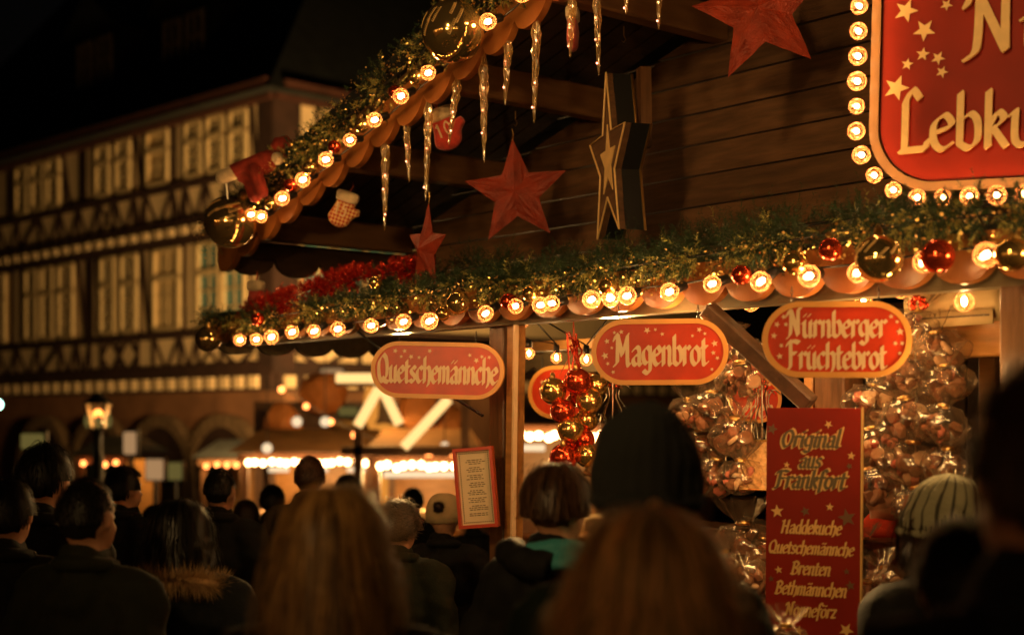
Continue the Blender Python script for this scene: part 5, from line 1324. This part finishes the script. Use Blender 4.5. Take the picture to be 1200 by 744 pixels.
glow_panel(181, 550, 20, 24, 24, 'panel_glow', 'lit kiosk window under the arches, left one')
glow_panel(205, 552, 16, 20, 24, 'green_glow', 'dimmer lit kiosk window under the arches, right one')
glow_panel(389, 439, 26, 14, 23, 'panel_glow', 'pale lit board high above the ride behind the stall')
glow_panel(408, 482, 22, 10, 22.5, 'green_glow', 'small lit board above the ride panels between the trusses')
glow_panel(452, 575, 26, 34, 21, 'amber_glow', 'orange lit stall window below the bulb row behind the blonde woman')
glow_panel(488, 578, 18, 40, 22, 'panel_glow', 'pale lit doorway below the bulb rows')
# street lantern
p = P(115, 487, 18.0); u = 18 / FP; g0 = gz(18)
o = thing('street_lantern', 'old four-sided street lantern glowing on its iron post before the timbered house', 'street lamp', (p.x, p.y, g0)); zl = p.z - g0
m = MB().use('lantern_glass')
for k in range(4):
    a0, a1 = pi / 4 + k * pi / 2 + .02, pi / 4 + (k + 1) * pi / 2 - .02; r1, r0 = 17 * u, 10 * u
    m.add([Vector((r1 * cos(a0), r1 * sin(a0), zl + 14 * u)), Vector((r1 * cos(a1), r1 * sin(a1), zl + 14 * u)), Vector((r0 * cos(a1), r0 * sin(a1), zl - 14 * u)), Vector((r0 * cos(a0), r0 * sin(a0), zl - 14 * u))], [(0, 1, 2, 3)])
m.build('glass_panes', o)
m = MB().use('black_metal'); r1, r0 = 17 * u, 10 * u
for k in range(4):
    a = pi / 4 + k * pi / 2; m.tube([(r1 * cos(a), r1 * sin(a), zl + 14 * u), (r0 * cos(a), r0 * sin(a), zl - 14 * u)], .014, 6)
m.lathe([(r1 * 1.08, zl + 14 * u), (r1 * .5, zl + 22 * u), (.03, zl + 27 * u)], 4 * 4); m.lathe([(r0, zl - 14 * u), (.06, zl - 20 * u), (.05, zl - 45 * u), (.07, zl - 47 * u), (.06, .6), (.14, .5), (.16, 0)], 16); m.build('post', o, True)
m = MB().use('filament_orange'); m.ball((0, 0, zl + 2 * u), .06, 2); m.build('lamp', o, True)
for k in range(4):
    a = k * pi / 2 + .3; m = MB().use('green_glow'); m.ball((.13 * cos(a), .13 * sin(a), zl - 6 * u), (.04, .04, .09), 2); m.build('lamp_holder', o, True)

# unseen stalls added behind and beside the camera for the mirror balls to reflect
fb = MB().use('filament_unseen'); fb.ball((0, 0, 0), .020, 1); ME_OPP = fb.mesh('light_bulb', True)
fl = thing('market_stall', 'unseen stall added beside the camera for reflections, with strings of bulbs', 'market stall', (-8.5, -1.5, 0), R(-90))
for mt_, c_, d_ in (('honey_wood', (0, -.6, 1.5), (10, .1, 3.0)), ('honey_wood', (0, 0, .5), (10, .6, 1.0)), ('canvas', (0, -.2, 3.1), (10.4, 1.4, .06))):
    m = MB().use(mt_); m.box(c_, d_); m.build({'canvas': 'roof'}.get(mt_, 'counter' if d_[2] < 2 else 'wall'), fl)
for k in range(50): obj('light_bulb', ME_OPP, fl, (-4.9 + k * .2, .45, 2.85))
for k in range(3):
    l_ = bpy.data.lights.new('stall_fill', 'POINT'); l_.energy = 14; l_.color = (1, .56, .2); l_.shadow_soft_size = .1  # unseen fill point inside the added stall
    lo_ = bpy.data.objects.new('stall_fill', l_); C.objects.link(lo_); lo_.parent = fl; lo_.location = (-3 + 3 * k, -.2, 2.5)
op = thing('market_stall', 'unseen stall added behind the camera for reflections, with strings of bulbs', 'market stall', (-1.5, -7.5, 0), R(8))
m = MB().use('plank'); m.box((0, -.6, 1.5), (12, .1, 3.0)); m.build('wall', op)
m = MB().use('canvas'); m.add([Vector(p) for p in ((-6.2, .4, 2.7), (6.2, .4, 2.7), (6.2, -1.6, 4.2), (-6.2, -1.6, 4.2))], [(0, 1, 2, 3)]); m.build('roof', op)
m = MB().use('honey_wood'); m.box((0, 0, .5), (11.6, .6, 1.0)); m.build('counter', op)
for k in range(60): obj('light_bulb', ME_OPP, op, (-5.9 + k * .2, .45, 2.62 + .04 * sin(k)))
for k in range(5):
    l_ = bpy.data.lights.new('stall_fill', 'POINT'); l_.energy = 24; l_.color = (1, .56, .2); l_.shadow_soft_size = .1  # points added to warm this stall's wall for the reflections
    lo_ = bpy.data.objects.new('stall_fill', l_); C.objects.link(lo_); lo_.parent = op; lo_.location = (-4.8 + 2.4 * k, -.25, 2.3)
for k in range(12): obj('light_bulb', ME_OPP, op, (-5.9 + k * 1.05, .3, 3.6 + .2 * sin(k * 1.3)))

# ------------------------------------------------------------------ lantern light and added unseen fill lights
def lamp(nm, kind, loc, power, col, size=.15, target=None, cone=60, blend=.6):
    l = bpy.data.lights.new(nm, kind); l.energy = power; l.color = col
    if kind != 'SUN': l.shadow_soft_size = size
    o = bpy.data.objects.new(nm, l); C.objects.link(o); o.location = loc
    if target is not None:
        o.rotation_euler = (Vector(target) - Vector(loc)).to_track_quat('-Z', 'Y').to_euler(); l.spot_size = R(cone); l.spot_blend = blend
    return o
WARM = (1.0, .58, .20)
# unseen spots added near the far stalls to brighten the timbered house
lamp('flood_fill', 'SPOT', (-4.6, 24.6, 1.6), 1800, WARM, .3, P(215, 290, 33), 130, .9)
lamp('flood_fill', 'SPOT', (-.5, 23.4, 2.4), 3600, WARM, .3, P(380, 230, 33), 90, .9)
lamp('lantern_lamp', 'POINT', P(115, 487, 18.0), 14, (1.0, .62, .28), .08)
# added spots behind the camera that brighten our stall's front and its soffit
lamp('flood_fill', 'SPOT', (-2.4, -1.5, 4.4), 560, WARM, .25, LW(770, 300, 0), 40, .7)
lamp('flood_fill', 'SPOT', (-3.0, -2.0, 2.7), 420, WARM, .25, W((.2, .5, 4.2)), 42, .5)
for px, Y, pw in ((360, 20.6, 170), (490, 18.2, 150), (655, 16.2, 60)):  # added fill points that warm the far stalls
    lamp('stall_fill', 'POINT', P(px, 552, Y), pw, WARM, .15)
lamp('stall_fill', 'POINT', LW(1000, 400, .05), 5, WARM, .05)  # this and the next three: unseen fill added to brighten the wares
lamp('stall_fill', 'POINT', LW(1120, 440, .0), 4, WARM, .05)
lamp('stall_fill', 'POINT', LW(790, 392, .0), 6, WARM, .05)
lamp('stall_fill', 'POINT', LW(900, 540, .10), 4.5, WARM, .05)
# unseen spots added under the roof edge to rim-light the waiting people
lamp('rim_fill', 'SPOT', W(L(720, 372, .16)), 380, WARM, .06, (.45, 2.3, 1.65), 75, .6)
lamp('rim_fill', 'SPOT', W(L(470, 388, .14)), 150, WARM, .06, (-1.3, 4.2, 1.55), 80, .6)
lamp('rim_fill', 'SPOT', W(L(1110, 350, .16)), 26, WARM, .06, (1.25, 3.9, 1.6), 70, .6)
lamp('stall_fill', 'POINT', LW(650, 405, .75), 4, WARM, .05)  # extra fill added for the small red sign inside
lamp('square_fill', 'POINT', P(440, 425, 18.6), 170, (1.0, .52, .15), .2)  # two unseen points added to warm the ride and far roofs
lamp('square_fill', 'POINT', P(300, 470, 24.0), 160, (1.0, .52, .15), .2)
# invented string of small amber bulbs, added for glow above the far stalls
for (xa, ya, xb, yb, Yc, lab) in ((330, 452, 560, 530, 19.4, 'added sagging string of small amber bulbs crossing behind the first red sign'),):
    o = thing('string_lights', lab, 'string lights', P(xa, ya, Yc)); o0 = P(xa, ya, Yc); pts = []
    for k in range(9):
        u_ = k / 8; q = P(xa + (xb - xa) * u_, ya + (yb - ya) * u_ + 26 * sin(pi * u_), Yc + .4 * sin(3 * u_)) - o0; pts.append(q); obj('light_bulb', ME_ORA, o, q - Vector((0, 0, .05)), None, ru(.8, 1.2))
    m = MB().use('black_metal'); m.tube(pts, .008, 5); m.build('cable', o)
